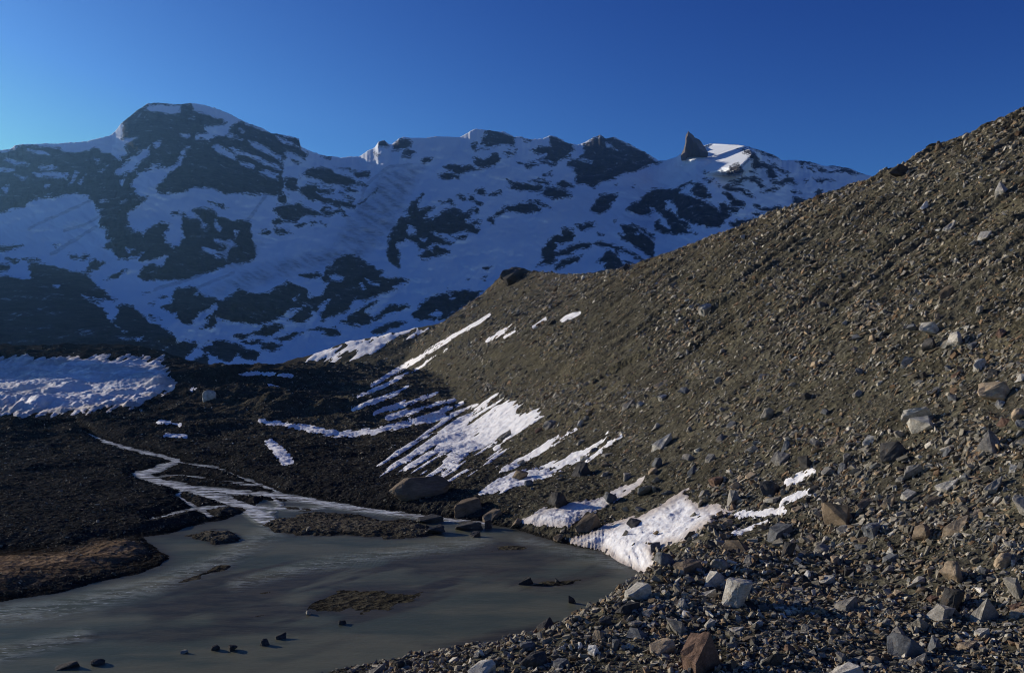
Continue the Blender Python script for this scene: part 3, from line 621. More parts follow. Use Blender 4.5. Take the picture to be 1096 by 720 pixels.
# more stones large enough to tell apart
seen = {}
tries = 0; made = 0
NAMES = {'block': 'blocky stone', 'slab': 'flat slab', 'wedge': 'wedge-shaped stone', 'round': 'rounded stone', 'shard': 'shard'}
CW = {'grey': 'grey', 'dark': 'dark', 'pale': 'pale', 'rust': 'rusty', 'tan': 'tan', 'brown': 'brown', 'slate': 'slate-coloured'}
while made < 200 and tries < 6000:
    tries += 1
    v = 330+390*rng.random()**.62; u = rng.uniform(540, 1096)
    i, j = hit(u, v)
    if YR[i] > 130 or (WL-Zt)[i, j] > -.05 or SNOWTOT[i, j] > 0: continue
    w = rng.uniform(9, 12)*np.exp(rng.exponential(.25)); w = min(w, 26)*np.clip(1.15-(YR[i]-35)/180, .7, 1.15); h = w*rng.uniform(.35, .7)
    if any(abs(u-a)*2 < w+cw*.9 and abs(v-h/2-b)*2 < h+ch*.9 for a, b, cw, ch in PLACED): continue
    k = KINDS[rng.choice(4, p=[.42, .28, .22, .08])]; c_ = ['grey', 'dark', 'pale', 'rust', 'tan', 'brown', 'slate'][rng.choice(7, p=[.30, .08, .14, .05, .15, .14, .14])]
    near = sorted(LAND, key=lambda a: (a[0]-u)**2+(a[1]-v)**2)
    a = near[0]; du = u-a[0]; dv = v-a[1]
    rel = ('uphill of' if dv < 0 else 'downhill of') if abs(dv) > abs(du)*.7 else ('on the pond side of' if du < 0 else 'beyond')
    lab = f"{CW[c_]} {NAMES[k]} {rel} the {a[2]}"
    for q in near[1:5]:
        if lab not in seen: break
        lab = f"{CW[c_]} {NAMES[k]} {rel} the {a[2]} towards the {q[2]}"
    if len(lab.split()) > 16: lab = f"{CW[c_]} {NAMES[k]} {rel} the {a[2]}"
    seen[lab] = 1
    boulder(u, v, w, h, c_, k, lab); made += 1
print('boulders', made, len(seen), round(time.time()-T0, 1))

# ------------------------------------------------------------------ mountains
SIL = [(-900, 185), (-760, 140), (-680, 80), (-570, 92), (-520, 150), (-470, 222), (-400, 214), (-310, 186), (-250, 190), (-100, 168), (0, 160.5), (10, 160), (17, 155), (38, 154), (54, 154), (72, 153), (87, 152), (102, 149), (117, 145.5), (123, 141), (130, 132), (143, 121), (158, 111), (166, 110), (194, 112), (204, 110), (220, 113), (240, 119), (255, 127), (268, 133),  # leftmost points lie out of view, raised to cast shade
       (280, 137), (290, 142.6), (308, 145), (320, 148.5), (321.5, 156.6), (329, 160.5), (342, 165.6), (367, 169), (385, 167), (393, 162), (401, 158), (405, 152), (411, 150), (416, 154.5), (420, 154), (427, 148.5), (432, 146.5), (439, 147.7), (457, 147.7), (467, 146), (492, 147), (503, 141), (510, 138), (521, 139), (531, 141), (540, 141),
       (551, 147), (558, 146), (568, 149.5), (581, 148.5), (589, 145), (597, 147), (607, 153), (617, 155), (626, 153), (635, 147), (643, 144.6), (649, 148.5), (657, 146.4), (668, 151.5), (683, 159), (696, 166), (705, 172.5), (714, 171.5), (724, 168), (733, 162), (745, 158), (760, 154), (770, 154), (791, 155), (802, 157),
       (812, 160.5), (828, 165.6), (837, 171.5), (853, 171.5), (866, 173), (879, 177), (894, 177.6), (912, 181), (926, 187), (1000, 205), (1100, 222), (1300, 235), (1600, 260), (2000, 300)]
TRACE = [    # (u, v) origin, then rock outlines and snow lying inside them, in sixths of a pixel
 (0, 100, [[(0,372),(70,362),(110,338),(300,340),(480,378),(600,350),(700,392),(760,420),(880,500),(850,600),(880,660),(830,715),(800,900),(640,850),(640,715),(560,665),(490,645),(400,655),(210,680),(160,722),(60,752),(0,765),(-900,790),(-900,420)]], [[(520,325),(720,283),(760,300),(880,275),(800,340),(830,385),(760,410),(690,380),(640,350),(580,342),(480,372),(420,357)],[(30,428),(110,440),(190,460),(180,470),(90,457)],[(0,483),(100,480),(95,496),(0,499)],[(170,363),(260,376),(310,388),(250,392)],[(205,515),(330,510),(430,518),(430,552),(380,542),(230,532)],[(250,468),(370,468),(360,482),(260,487)],[(18,610),(62,588),(42,642)],[(98,523),(172,528),(165,557),(130,552)],[(608,418),(642,423),(625,447)],[(436,592),(490,498),(504,510),(470,562)],[(636,502),(694,458),(652,512)],[(730,517),(860,400),(965,335),(965,390),(890,442),(800,545),(780,590),(770,565),(820,500),(760,532)],[(290,590),(320,580),(300,605)],[(500,580),(550,520),(520,590)]]),
 (140, 100, [[(-60,180),(-20,140),(80,85),(150,60),(330,66),(390,62),(400,100),(480,130),(600,180),(620,240),(690,178),(760,205),(980,268),(980,660),(860,652),(700,642),(620,652),(520,612),(400,602),(330,637),(180,647),(162,600),(200,560),(270,490),(150,470),(60,510),(-60,470)]], [[(78,100),(130,83),(200,72),(322,78),(312,112),(250,132),(200,127),(120,117)],[(390,66),(500,80),(620,115),(702,163),(645,222),(622,262),(560,272),(500,305),(418,287),(428,258),(500,258),(475,208),(540,208),(600,198),(610,172),(540,142),(450,124),(398,108)],[(330,380),(368,343),(343,412),(323,452),(235,522),(165,605),(130,662),(60,667),(18,612),(60,558),(68,518),(140,528),(190,498),(250,478),(300,448)],[(138,460),(182,453),(152,492)],[(518,338),(560,328),(684,400),(672,428),(600,392),(556,382)],[(636,348),(730,383),(800,398),(900,448),(965,468),(965,494),(860,454),(760,409),(658,379)],[(756,303),(800,318),(890,358),(965,408),(965,445),(900,399),(808,354)],[(696,438),(794,463),(782,479),(708,459)],[(826,508),(870,498),(944,518),(944,554),(880,534)],[(616,253),(724,295),(640,284)],[(146,330),(202,287),(192,312),(160,354)],[(368,163),(413,158),(402,174)],[(318,263),(374,273),(362,288)],[(702,223),(733,244),(715,254)]]),
 (280, 130, [[(0,45),(60,65),(150,90),(247,115),(247,160),(292,225),(280,242),(200,202),(165,197),(150,247),(60,202),(40,170),(0,160)],[(0,195),(60,223),(142,287),(100,283),(40,248),(0,243)],[(0,258),(70,278),(122,315),(102,340),(102,462),(40,472),(0,462)],[(178,228),(252,265),(230,278),(178,252)],[(158,365),(190,343),(247,370),(237,395),(227,452),(180,447),(138,410)],[(263,345),(300,308),(370,296),(450,308),(530,348),(590,368),(668,413),(600,408),(500,413),(430,398),(340,363)],[(473,293),(582,303),(570,320)],[(588,318),(692,328),(687,357),(640,364),(598,347)],[(383,223),(452,234),(440,248)],[(383,401),(472,434),(460,448),(398,422)],[(498,408),(560,413),(622,440),(605,463),(530,433)],[(238,460),(248,424),(290,398),(350,408),(380,433),(472,460),(420,473),(345,458),(400,478),(480,503),(560,513),(607,540),(602,562),(520,543),(440,533),(350,513),(280,483)],[(508,458),(570,478),(592,512),(540,492)],[(103,490),(150,463),(182,485),(150,523),(108,528)],[(68,570),(100,538),(200,533),(240,513),(330,568),(400,588),(502,563),(502,582),(430,608),(350,603),(290,603),(220,643),(140,643),(108,592)],[(63,640),(110,608),(132,650),(90,671)],[(218,660),(260,643),(302,655),(250,683)],[(298,650),(340,638),(357,655),(320,668)],[(368,638),(432,655),(420,668)],[(368,568),(410,543),(442,560),(390,588)],[(515,570),(545,608),(572,612),(540,623),(515,600)],[(748,128),(790,114),(817,140),(807,167),(748,167)],[(713,203),(757,206),(740,216)],[(838,180),(860,143),(900,112),(975,128),(965,150),(900,183)],[(898,223),(945,178),(985,180),(975,226)],[(-10,700),(40,688),(72,715),(-10,722)],[(73,690),(140,683),(192,715),(100,725)]], [[(88,98),(160,118),(233,162),(200,153),(118,128)]]),
 (420, 130, [[(0,150),(50,113),(127,145),(110,162),(60,187),(0,182)],[(73,195),(100,176),(142,180),(130,197)],[(58,222),(80,206),(122,211),(115,228)],[(173,260),(210,238),(272,229),(240,257),(200,274)],[(578,130),(610,56),(650,60),(680,60),(740,86),(792,108),(782,152),(720,147),(660,162),(600,167),(568,152)],[(498,150),(530,128),(547,170),(622,180),(545,197)],[(528,235),(545,228),(600,243),(640,208),(682,213),(692,245),(650,287),(590,302),(540,287),(518,262)],[(333,292),(370,276),(440,288),(430,273),(500,283),(584,308),(500,322),(440,327),(462,341),(400,337)],[(293,345),(330,320),(400,333),(432,345),(420,367),(360,372),(308,364)],[(710,210),(750,183),(770,203),(802,178),(792,212),(740,227)],[(818,92),(888,125),(850,123)],[(878,190),(940,158),(965,163),(965,207),(920,207)],[(798,260),(850,273),(933,280),(890,307),(850,292)],[(873,253),(922,257),(900,270)],[(723,373),(790,388),(962,408),(962,442),(880,452),(780,442),(733,427),(780,407)],[(868,388),(940,368),(962,400)],[(523,435),(580,428),(602,460),(560,467)],[(608,465),(650,458),(690,443),(697,465),(640,484)],[(413,478),(450,468),(482,505),(450,512)],[(488,475),(520,478),(542,522),(510,512)],[(538,520),(580,513),(592,540),(550,542)],[(308,510),(370,498),(412,542),(370,537)],[(718,545),(790,538),(810,513),(880,518),(962,558),(962,582),(830,587),(738,577)],[(868,503),(962,523),(962,547)],[(658,610),(690,568),(722,558),(720,587)],[(613,630),(640,610),(662,662),(630,662)]], []),
 (380, 190, [[(308,215),(350,178),(430,100),(442,108),(400,165),(420,210),(480,178),(512,185),(490,212),(440,252),(480,272),(510,250),(560,213),(620,193),(742,235),(747,257),(712,267),(712,290),(792,330),(787,362),(700,342),(620,372),(550,362),(480,347),(520,370),(570,398),(642,422),(600,432),(530,427),(460,452),(408,467),(388,422),(320,402),(272,432),(282,480),(272,530),(298,575),(280,588),(230,542),(203,490),(213,400),(243,320),(300,260),(350,240)],[(413,500),(450,468),(530,433),(607,470),(602,492),(540,502),(428,527)],[(638,380),(732,368),(700,397),(650,397)],[(738,278),(822,278),(805,308),(760,293)],[(753,198),(790,188),(802,220),(770,237)],[(718,225),(747,208),(747,237)],[(658,118),(680,108),(722,147),(690,152)],[(723,113),(750,108),(777,152),(740,147)],[(538,155),(600,138),(652,182),(610,178)],[(768,78),(832,73),(832,107),(790,103)],[(853,105),(890,93),(942,83),(937,107),(870,124)],[(853,265),(885,248),(902,302),(870,302)],[(893,250),(940,193),(962,198),(940,232)],[(818,582),(882,568),(850,593)],[(713,652),(747,643),(730,658)],[(813,647),(852,633),(830,658)],[(140,80),(150,75),(60,150),(20,170)]], [[(328,350),(350,308),(392,330),(387,362),(338,372)],[(478,250),(522,238),(500,274)],[(418,393),(463,399),(440,410)]]),
 (560, 130, [[(38,190),(100,163),(170,158),(163,120),(185,90),(250,121),(312,152),(332,175),(300,217),(220,262),(160,252),(118,242),(150,212),(80,207)],[(93,243),(150,253),(222,270),(180,288),(108,264)],[(373,215),(400,148),(450,106),(490,84),(540,115),(575,92),(660,140),(800,205),(884,265),(800,287),(700,332),(620,347),(580,347),(602,372),(500,392),(450,427),(400,412),(338,387),(350,355),(318,320),(330,300),(288,290),(278,258),(310,238),(350,243),(400,265),(440,270),(378,238)],[(428,570),(480,478),(520,463),(602,468),(612,485),(560,532),(540,572),(480,598)],[(193,405),(260,378),(338,415),(280,438)],[(128,450),(160,418),(240,433),(312,460),(302,492),(220,492),(200,502),(98,465)],[(0,400),(112,430),(90,447),(0,452)],[(33,388),(100,373),(182,385),(160,414)],[(0,513),(123,565),(90,583),(0,587)],[(28,508),(90,508),(184,562),(120,547)],[(123,328),(182,323),(182,352),(133,352)],[(3,280),(50,268),(102,280),(50,306)],[(700,410),(722,405),(710,420)],[(590,400),(612,398),(602,412)]], [[(533,143),(612,174),(602,185),(543,164)],[(378,238),(442,260),(437,272)]]),
 (640, 130, [[(183,575),(220,528),(290,488),(330,443),(400,423),(450,438),(510,428),(520,413),(600,383),(605,400),(530,432),(520,455),(600,478),(700,518),(760,558),(770,578),(810,558),(852,590),(822,642),(770,682),(700,682),(600,652),(540,632),(518,592),(498,530),(440,508),(440,560),(500,598),(560,638),(604,692),(560,688),(480,653),(400,603),(350,570),(340,602),(280,612)],[(588,450),(620,418),(618,395),(640,388),(702,425),(722,492),(680,492),(620,482)],[(773,523),(820,518),(842,560),(800,572)],[(808,460),(850,448),(900,518),(942,540),(920,562),(860,547),(828,500)],[(358,655),(420,608),(500,648),(580,688),(636,722),(440,725),(378,702)],[(143,663),(180,658),(240,688),(295,725),(160,725)],[(798,335),(840,318),(892,340),(850,357)],[(858,320),(868,283),(900,268),(942,322),(890,337)],[(843,383),(900,388),(933,410),(880,408)],[(758,398),(792,408),(780,428)],[(668,330),(712,323),(690,338)],[(803,430),(830,403),(900,423),(962,443),(962,467),(900,448),(840,452)],[(848,660),(880,633),(962,628),(962,672),(880,678)],[(678,370),(742,363),(720,393)],[(215,650),(235,645),(228,660)]], [[(335,560),(360,562),(395,595),(375,592)],[(360,615),(420,612),(470,690),(430,680)]]),
 (770, 140, [[(73,230),(100,208),(162,260),(120,282),(78,262)],[(13,280),(60,258),(117,280),(60,297)],[(118,113),(190,118),(240,158),(252,190),(290,208),(340,238),(393,300),(330,312),(318,280),(290,242),(220,242),(198,222),(210,192),(168,182),(200,160)],[(188,100),(220,100),(330,146),(387,178),(398,197),(330,173)],[(308,188),(380,228),(443,265),(437,283),(380,258)],[(318,320),(400,313),(440,298),(480,308),(504,337),(430,342),(370,353)],[(273,392),(330,368),(404,353),(380,373),(300,398)],[(188,310),(210,298),(270,318),(302,367),(270,378),(228,337)],[(188,263),(220,256),(242,282),(200,278)],[(108,300),(150,291),(182,310),(130,323)],[(28,360),(60,343),(130,368),(200,398),(228,432),(180,428),(120,393),(60,388)],[(58,330),(110,323),(142,340),(100,348)],[(38,400),(70,393),(110,438),(167,460),(152,502),(100,493),(58,452)],[(0,458),(50,488),(62,520),(20,592),(0,602)],[(68,488),(122,498),(112,532),(68,522)],[(68,600),(110,568),(200,563),(268,570),(240,602),(150,618)],[(193,530),(240,518),(278,535),(220,553)],[(218,480),(250,473),(280,498),(330,488),(388,478),(388,512),(290,521)],[(273,562),(290,528),(323,557)],[(493,186),(540,188),(644,220),(560,218),(528,238)],[(573,238),(600,233),(623,262)],[(623,233),(660,243),(723,270),(660,271)],[(728,262),(760,243),(850,252),(938,285),(850,278)],[(703,222),(800,231),(864,256),(760,243)],[(608,303),(650,303),(744,320),(680,328),(660,345),(623,322)],[(473,388),(490,378),(522,400),(490,408)],[(473,420),(530,433),(570,438),(624,465),(560,483),(520,503),(488,482)],[(608,400),(630,378),(662,384),(662,420),(635,438)],[(540,320),(562,318),(552,328)]], []),
 (540, 200, [[(448,250),(520,233),(583,223),(573,264),(480,278)],[(198,512),(243,470),(238,420),(268,348),(300,323),(380,308),(358,290),(380,263),(432,268),(447,322),(432,347),(340,372),(322,410),(350,408),(420,383),(480,353),(562,363),(562,392),(490,393),(430,433),(340,443),(312,492)],[(308,515),(360,478),(470,438),(482,460),(440,492),(328,533)],[(573,363),(620,343),(690,363),(760,393),(860,448),(954,502),(900,493),(820,443),(740,408),(742,442),(700,398),(610,383)],[(573,485),(630,453),(638,408),(690,403),(752,480),(773,517),(700,543),(623,558),(658,492)],[(728,300),(770,308),(743,243),(800,243),(860,308),(880,288),(962,338),(962,472),(900,423),(830,373),(758,338)],[(818,238),(880,268),(962,308),(962,333),(880,288)],[(483,440),(512,433),(500,453)],[(768,475),(834,495),(800,501)],[(718,550),(782,548),(740,568)],[(600,300),(635,310),(615,318)],[(705,215),(730,215),(712,228)]], []),
 (100, 200, [[(78,330),(100,268),(150,218),(210,176),(222,200),(230,240),(200,252),(260,287),(320,302),(370,250),(440,223),(492,230),(485,270),(450,310),(470,360),(510,387),(550,367),(578,320),(573,230),(558,173),(640,200),(690,210),(638,150),(690,128),(760,143),(820,198),(870,218),(1010,230),(1020,330),(1050,430),(1010,480),(880,500),(830,512),(700,562),(600,592),(500,607),(410,597),(320,602),(278,575),(330,508),(420,500),(410,470),(330,470),(290,472),(320,420),(270,452),(210,467),(150,467),(133,410),(58,387),(130,340)],[(0,-20),(240,0),(290,70),(340,43),(357,60),(320,107),(260,142),(150,157),(130,137),(20,142),(0,60)],[(493,165),(550,153),(557,187),(510,187)],[(738,93),(800,103),(884,137),(830,133)],[(73,602),(180,528),(222,523),(150,592)]], [[(458,428),(482,450),(440,502),(358,502),(348,480),(420,458)],[(698,378),(740,398),(832,450),(800,458),(728,423)],[(778,338),(870,353),(880,338),(917,380),(872,402),(852,475),(826,430),(858,380),(788,363)],[(778,208),(824,270),(810,289),(788,252)],[(698,228),(742,270),(710,279)],[(208,393),(263,399),(240,424)],[(38,90),(80,83),(97,102)],[(170,95),(212,78),(190,105)],[(905,285),(930,280),(915,330)]]),
 (0, 200, [[(548,530),(570,478),(600,460),(682,485),(640,522),(558,552)],[(433,435),(500,438),(517,462),(460,463)],[(538,428),(583,445),(540,473),(518,472)],[(-600,385),(150,378),(60,412),(-600,420)],[(33,453),(123,475),(90,485)],[(148,460),(240,453),(257,476),(190,481)],[(-600,473),(47,490),(0,503),(-600,503)],[(-600,508),(57,508),(40,547),(-600,535)],[(335,370),(378,368),(350,380)]], []),
 (0, 280, [[(-2400,90),(0,95),(202,107),(183,40),(188,8),(230,6),(350,23),(450,58),(530,68),(570,93),(640,168),(690,208),(748,245),(740,257),(690,252),(650,240),(700,310),(690,345),(720,392),(760,330),(770,310),(738,290),(800,276),(850,283),(900,328),(960,378),(1100,450),(1140,520),(1050,560),(850,572),(400,582),(230,577),(0,572),(-2400,572)],[(-2400,598),(0,600),(250,610),(440,625),(600,603),(640,612),(440,634),(200,634),(0,632),(-2400,630)]], [[(596,233),(760,273),(782,290),(745,302),(740,352),(715,393),(688,342),(658,282)],[(743,403),(814,452),(790,454)],[(856,490),(924,478),(902,514)],[(340,155),(375,155),(358,168)],[(520,215),(560,225),(650,285),(600,262)],[(760,485),(800,488),(790,498)]]),
 (140, 290, [[(208,230),(260,188),(288,113),(400,98),(480,160),(600,190),(700,110),(780,150),(900,140),(1000,60),(1000,280),(850,337),(780,342),(700,337),(590,317),(545,290),(540,352),(490,372),(448,365),(490,320),(480,280),(440,290),(390,347),(330,347),(288,300),(290,270),(238,265)],[(208,500),(250,458),(410,448),(442,470),(370,540),(330,592),(290,622),(218,642)],[(438,490),(540,448),(680,458),(840,438),(872,460),(780,482),(690,470),(740,500),(832,520),(792,582),(740,562),(680,530),(640,602),(560,562),(490,520),(510,602),(430,622),(368,602),(430,550),(480,530)],[(0,472),(210,500),(222,525),(0,533)],[(668,410),(760,398),(820,378),(870,348),(930,348),(952,380),(890,422),(810,412),(690,437)],[(868,470),(962,478),(962,502),(880,512)],[(170,165),(235,160),(200,175)],[(110,208),(160,205),(140,218)],[(110,290),(195,320),(150,318)],[(80,138),(115,137),(95,146)]], [[(398,322),(440,278),(500,238),(542,208),(552,230),(512,292),(450,342),(398,347)],[(408,148),(430,143),(425,162)],[(600,145),(630,140),(618,175)],[(680,108),(750,95),(720,113)]]),
 (280, 270, [[(378,180),(430,98),(500,28),(545,12),(620,28),(690,78),(783,125),(760,157),(900,158),(950,180),(850,227),(862,240),(790,257),(740,277),(670,312),(600,302),(560,362),(520,392),(440,422),(393,447),(378,400),(410,340),(440,308),(380,330),(360,392),(330,360),(300,338),(230,360),(150,390),(60,432),(0,462),(-40,420),(0,340),(50,258),(110,208),(190,193),(270,223),(312,250),(302,292),(380,272),(420,200)],[(498,455),(560,398),(640,348),(754,308),(700,352),(660,390),(707,410),(692,472),(580,472)],[(698,440),(800,348),(910,328),(950,345),(850,392)],[(18,490),(80,458),(152,480),(60,542),(18,520)],[(158,440),(220,378),(300,343),(332,390),(300,432),(220,447)],[(88,550),(220,508),(263,520),(130,577)],[(388,530),(440,483),(522,510),(470,542)],[(0,573),(80,578),(132,595),(60,637),(0,622)],[(258,515),(380,478),(464,485),(330,503)],[(238,150),(340,128),(402,150),(300,173)]], [[(438,150),(470,140),(527,165),(517,184),(448,182)],[(622,200),(650,196),(677,242),(655,248)],[(668,168),(754,216),(700,199)],[(300,262),(400,193),(440,190),(410,240),(380,277),(340,266),(308,287)],[(200,300),(238,275),(225,300),(205,308)]]),
 (400, 270, [[(238,400),(330,308),(400,278),(465,263),(468,226),(490,250),(590,243),(694,255),(620,332),(480,422),(430,442),(300,432),(258,422)],[(0,440),(60,378),(130,328),(224,345),(150,377),(60,412)],[(0,490),(140,438),(212,445),(150,482),(0,532)],[(595,165),(625,162),(610,175)],[(700,100),(760,92),(730,108)]], [[(347,411),(400,368),(433,380),(432,412)],[(480,262),(510,262),(490,275)],[(490,292),(525,290),(500,300)]]),
]
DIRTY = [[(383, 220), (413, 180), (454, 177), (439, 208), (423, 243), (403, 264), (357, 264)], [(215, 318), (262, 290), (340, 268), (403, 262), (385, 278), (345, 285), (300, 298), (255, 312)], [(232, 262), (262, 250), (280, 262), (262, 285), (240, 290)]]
ucm = np.concatenate([np.linspace(-900, -30, 190), np.arange(-25, 960, 1.0), np.linspace(965, 2000, 90)]); NM = 370
sil = np.interp(ucm, [a for a, _ in SIL], [b for _, b in SIL])
kw = np.exp(-(np.arange(-60, 61)/24.0)**2); kw /= kw.sum()
sils = np.convolve(np.pad(sil, 60, mode='edge'), kw, 'valid')                  # the face below follows the large shape only
sil = sil+(fbm(ucm*.09, ucm*0, 4, 201)*1.3+fbm(ucm*.35, ucm*0, 2, 202)*.9)*np.where((ucm > 430) & (ucm < 500) | (ucm > 745) & (ucm < 800), .2, 1)
tv = np.linspace(0, 1, NM)**.95
VB = 405.0
UM, TV = np.meshgrid(ucm, tv, indexing='xy')
VM = VB+(sils-VB)*TV+(sil-sils)*TV**9
wx = fbm(UM*.09, VM*.12, 4, 211, .6)*5; wy = fbm(UM*.09, VM*.12, 4, 221, .6)*3.5
R = np.full(UM.shape, -20.)
for ox, oy, rk_, sn_ in TRACE:
    for p in rk_: R = np.maximum(R, sdf(UM+wx, VM+wy, [(ox+x/6., oy+y/6.) for x, y in p], 20))
for ox, oy, rk_, sn_ in TRACE:
    for p in sn_: R = np.minimum(R, -sdf(UM+wx*.8, VM+wy*.8, [(ox+x/6., oy+y/6.) for x, y in p], 20))
R = np.clip(R, -5.5, 5.5)
rp = UM*.94+VM*.34; rq = VM*.94-UM*.34
R += 6.0*np.clip(fbm(rp*.05, rq*.16, 5, 231, .6)-.22, 0, 1)*sst(2, -4, R)
R -= 7.0*np.clip(fbm(rp*.06+7, rq*.24, 4, 237, .6)-.20, 0, 1)*sst(0, 4, R)
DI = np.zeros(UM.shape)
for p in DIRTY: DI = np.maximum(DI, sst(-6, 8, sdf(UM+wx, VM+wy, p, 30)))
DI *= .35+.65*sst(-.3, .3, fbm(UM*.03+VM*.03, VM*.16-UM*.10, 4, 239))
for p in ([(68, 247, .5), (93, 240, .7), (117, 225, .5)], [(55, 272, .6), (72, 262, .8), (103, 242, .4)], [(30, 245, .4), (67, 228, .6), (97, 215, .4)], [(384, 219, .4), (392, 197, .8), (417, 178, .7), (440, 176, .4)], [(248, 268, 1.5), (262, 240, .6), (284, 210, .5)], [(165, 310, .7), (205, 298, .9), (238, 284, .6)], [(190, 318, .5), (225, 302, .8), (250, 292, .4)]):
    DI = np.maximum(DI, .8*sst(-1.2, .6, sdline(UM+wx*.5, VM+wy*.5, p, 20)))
Yt = np.interp(ucm, [-900, -700, -540, -420, -310, -200, 0, 110, 200, 320, 420, 560, 640, 700, 745, 800, 930, 1300, 2000], [900, 690, 690, 950, 1300, 2200, 2560, 2700, 3050, 3250, 3450, 3800, 3950, 3800, 3440, 3450, 3550, 3700, 3800])
Yb = np.interp(ucm, [-900, -330, -200, 0, 200, 300, 420, 600, 900, 2000], [520, 560, 760, 870, 960, 1080, 1180, 1240, 1300, 1300])
prof = TV**1.12*.72+.28*TV**.5
prof = prof*(1-sst(-200, -340, UM))+TV**2.2*sst(-200, -340, UM)      # steep unseen valley side at left, raised and shaped to shade heap and spur
YM = Yb+(Yt-Yb)*prof
rel = fbm(UM*.014, VM*.018, 5, 241)*90*(.5+.5*sst(250, 480, UM))+fbm(rp*.03, rq*.07, 4, 251, ridged=True)*20
ro = sst(-4, 4, R)
rel += -ro*14+ro*fbm(UM*.10, VM*.06, 4, 261, ridged=True)*(14+14*sst(350, 500, UM))
SPUR = [(-400, 380), (-400, 300), (0, 296), (32, 283), (92, 300), (124, 322), (150, 330), (190, 362), (168, 376), (0, 378)]
rel = rel*(1-.7*sst(-6, 20, sdf(UM, VM, SPUR, 60)))
spur = sst(-38, 38, sdf(UM, VM, SPUR, 60)); knob = sst(-26, 26, sdf(UM, VM, [(180, 350), (190, 315), (260, 300), (350, 285), (380, 270), (412, 294), (395, 326), (345, 346), (260, 348)], 40))
rel = rel*(1-.6*spur)-spur*110-knob*90
# even, gently tilted snow shelf by the spire: a plane that leans down to the left, so the low sun reaches it
SHELF = [([(742, 163), (762, 152), (800, 153), (808, 166), (792, 181), (757, 182), (770, 168)], 776, 167, .45)]
ms = [sst(-8, 2.5, sdf(UM, VM, p, 20)) for p, *_ in SHELF]
YM = YM+rel*sst(0, .16, TV)*sst(1.02, .93, TV)*(1-sst(-12, 0, sdf(UM, VM, SHELF[0][0], 20)))
for (p, uc, vc, a_), m in zip(SHELF, ms):
    i0 = np.unravel_index(np.argmin((UM-uc)**2+(VM-vc)**2), UM.shape); yc = YM[i0]
    q = (V0-VM)/F-a_*(UM-U0)/F-.30; qc = (V0-vc)/F-a_*(uc-U0)/F-.30
    YM = YM*(1-m)+m*np.clip(yc*qc/np.minimum(q, -.02), yc*.8, yc*1.3)
XM = (UM-U0)/F*YM; ZM = HC-(VM-V0)/F*YM
back = []
for kk, (dy, dz) in enumerate([(60, -18), (220, -130), (700, -620)]):
    back.append(np.stack([XM[-1]*(1+dy/YM[-1]), YM[-1]+dy, np.maximum(ZM[-1]+dz, -3)], -1))
MV = np.concatenate([np.stack([XM, YM, ZM], -1), np.stack(back)], 0)
RA = np.concatenate([R, np.repeat(R[-1:]*.5, 3, 0)], 0); DA = np.concatenate([DI, np.zeros((3, len(ucm)))], 0)
mi = np.arange(MV.shape[0]*len(ucm)).reshape(MV.shape[0], -1)
MQ = np.stack([mi[:-1, :-1], mi[:-1, 1:], mi[1:, 1:], mi[1:, :-1]], -1).reshape(-1, 4)
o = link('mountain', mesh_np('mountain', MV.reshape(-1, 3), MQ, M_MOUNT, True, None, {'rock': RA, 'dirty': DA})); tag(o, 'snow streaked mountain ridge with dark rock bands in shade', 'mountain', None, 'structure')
# rock spire on the ridge
b = bmesh.new(); yS = 3410.
def pt(u, v, dy=0): return ((u-U0)/F*(yS+dy), yS+dy, HC-(v-V0)/F*(yS+dy))
fr = [(728.5, 167), (732, 159), (733.5, 151), (734.5, 144), (736.5, 140.5), (740, 143), (743, 147), (748.5, 149.5), (753, 155), (758, 164)]
A = [b.verts.new(pt(u, v, -6+6*math.sin(u))) for u, v in fr]
C_ = [b.verts.new(pt(736+(u-736)*.75, v+4, -38+9*math.sin(u*2.1))) for u, v in fr[1:-1]]
D_ = [b.verts.new(pt(736+(u-736)*.8, v+3, 60)) for u, v in fr]
full = [A[0]]+C_+[A[-1]]
for i in range(len(fr)-1):
    for lo, hi in ((A, full), (D_, A)):
        vs = [lo[i], lo[i+1], hi[i+1], hi[i]]; vs = list(dict.fromkeys(vs))
        if len(vs) >= 3 and not b.faces.get(vs): b.faces.new(vs)
low = [b.verts.new(pt(738+(u-738)*.9, 172, 60+5*math.sin(u))) for u, v in fr]
for i in range(len(fr)-1):
    vs = list(dict.fromkeys([full[i], full[i+1], low[i+1], low[i]])); b.faces.new(vs)
bmesh.ops.triangulate(b, faces=b.faces); bmesh.ops.subdivide_edges(b, edges=b.edges, cuts=2); bmesh.ops.recalc_face_normals(b, faces=b.faces)
for q in b.verts:
    n = fbm(np.array([q.co.x*.05]), np.array([q.co.z*.05]), 3, 5)[0]; q.co += Vector((n*2, -n*7, n*1.0))
me = bpy.data.meshes.new('rock_spire'); b.to_mesh(me); b.free(); me.materials.append(M_ROCK)
o = link('rock_spire', me); o.color = (.15, .13, .115, 1); tag(o, 'sharp dark rock spire rising from the snowy ridge', 'rock spire')
print('mountain', round(time.time()-T0, 1))

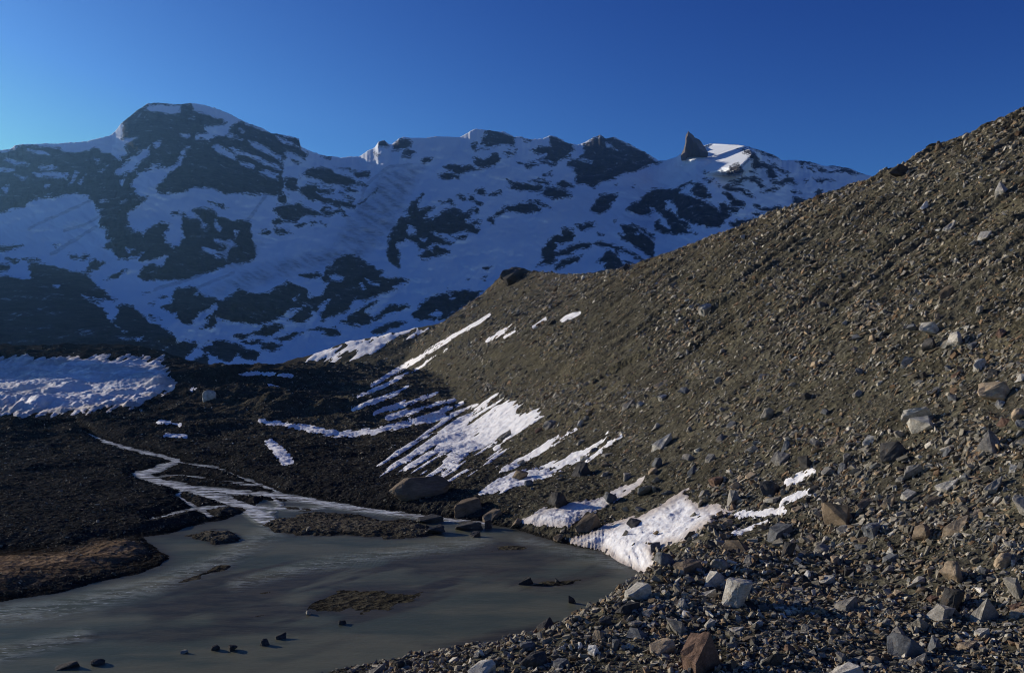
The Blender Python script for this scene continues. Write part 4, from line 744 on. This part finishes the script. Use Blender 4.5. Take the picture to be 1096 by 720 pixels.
# ------------------------------------------------------------------ air
HZ = (4.8e-5, .74, (.24, .54, 1.0))
t = NT('pale_air'); t.t.nodes.remove(t.b)
pv = t.n('ShaderNodeVolumePrincipled'); pv.inputs['Density'].default_value = HZ[0]; pv.inputs['Anisotropy'].default_value = HZ[1]; pv.inputs['Color'].default_value = (*HZ[2], 1)
t.l(pv.outputs[0], t.out.inputs['Volume'])
b = bmesh.new(); bmesh.ops.create_cube(b, size=1); me = bpy.data.meshes.new('haze')
lo = np.array((-5200., -150., -8.)); hi = np.array((5200., 4700., 1350.))
for q in b.verts: q.co = Vector(((lo+hi)/2+np.array(q.co[:])*(hi-lo)))
b.to_mesh(me); b.free(); me.materials.append(t.m); o = link('haze', me); tag(o, 'thin blue haze filling the valley air', 'haze', None, 'stuff')

# ------------------------------------------------------------------ light, sky, camera
SKYK = ((2.6, 112.0, .27), (2.3, 47.0, .36), (1.5, 16.4, .50))
AZ, EL = math.radians(-61), math.radians(14)              # azimuth from the view axis (+y), negative is left
w = bpy.data.worlds.new('World'); scene.world = w; w.use_nodes = True; nt = w.node_tree
sky = nt.nodes.new('ShaderNodeTexSky'); sky.sky_type = 'NISHITA'; sky.sun_disc = False
sky.sun_elevation = EL; sky.sun_rotation = AZ; sky.altitude = 2600; sky.air_density = 1.0; sky.dust_density = .3; sky.ozone_density = 3.0
bg = nt.nodes['Background']; bg.inputs[1].default_value = .10
# thin, dry high-mountain air: the sky's red and green fall off faster away from the sun than at sea level
sp = nt.nodes.new('ShaderNodeSeparateXYZ'); cb = nt.nodes.new('ShaderNodeCombineXYZ'); nt.links.new(sky.outputs[0], sp.inputs[0])
def mth(op, x, y):
    q = nt.nodes.new('ShaderNodeMath'); q.operation = op; nt.links.new(x, q.inputs[0]); q.inputs[1].default_value = y; return q.outputs[0]
for c_, (p_, k_, mx) in enumerate(SKYK): nt.links.new(mth('MULTIPLY', mth('POWER', mth('MINIMUM', mth('MULTIPLY', sp.outputs[c_], .1), mx), p_), k_), cb.inputs[c_])
nt.links.new(cb.outputs[0], bg.inputs[0])
sd = Vector((math.sin(AZ)*math.cos(EL), math.cos(AZ)*math.cos(EL), math.sin(EL)))
L = bpy.data.lights.new('sun', 'SUN'); L.energy = 5.0; L.angle = math.radians(.5); L.color = (1, .89, .74)
lo_ = bpy.data.objects.new('sun', L); COL.objects.link(lo_); lo_.rotation_euler = (-sd).to_track_quat('-Z', 'Y').to_euler(); lo_.location = (0, 0, 200)
cd = bpy.data.cameras.new('camera'); cam = bpy.data.objects.new('camera', cd); COL.objects.link(cam); scene.camera = cam
cam.location = (0, 0, HC); cam.rotation_euler = (math.pi/2, 0, 0); cd.sensor_width = 36; cd.lens = 36*F/1096; cd.shift_y = (V0-360)/1096
cd.clip_start = .1; cd.clip_end = 20000
vs = scene.view_settings; vs.view_transform = 'Standard'; vs.look = 'None'; vs.gamma = 1; vs.exposure = .2; vs.use_curve_mapping = False
cy = scene.cycles; cy.use_denoising = True; cy.use_adaptive_sampling = False; cy.filter_width = 1.05; cy.volume_bounces = 0; cy.max_bounces = 4; cy.diffuse_bounces = 2; cy.glossy_bounces = 2; cy.transparent_max_bounces = 4
print('done', round(time.time()-T0, 1))
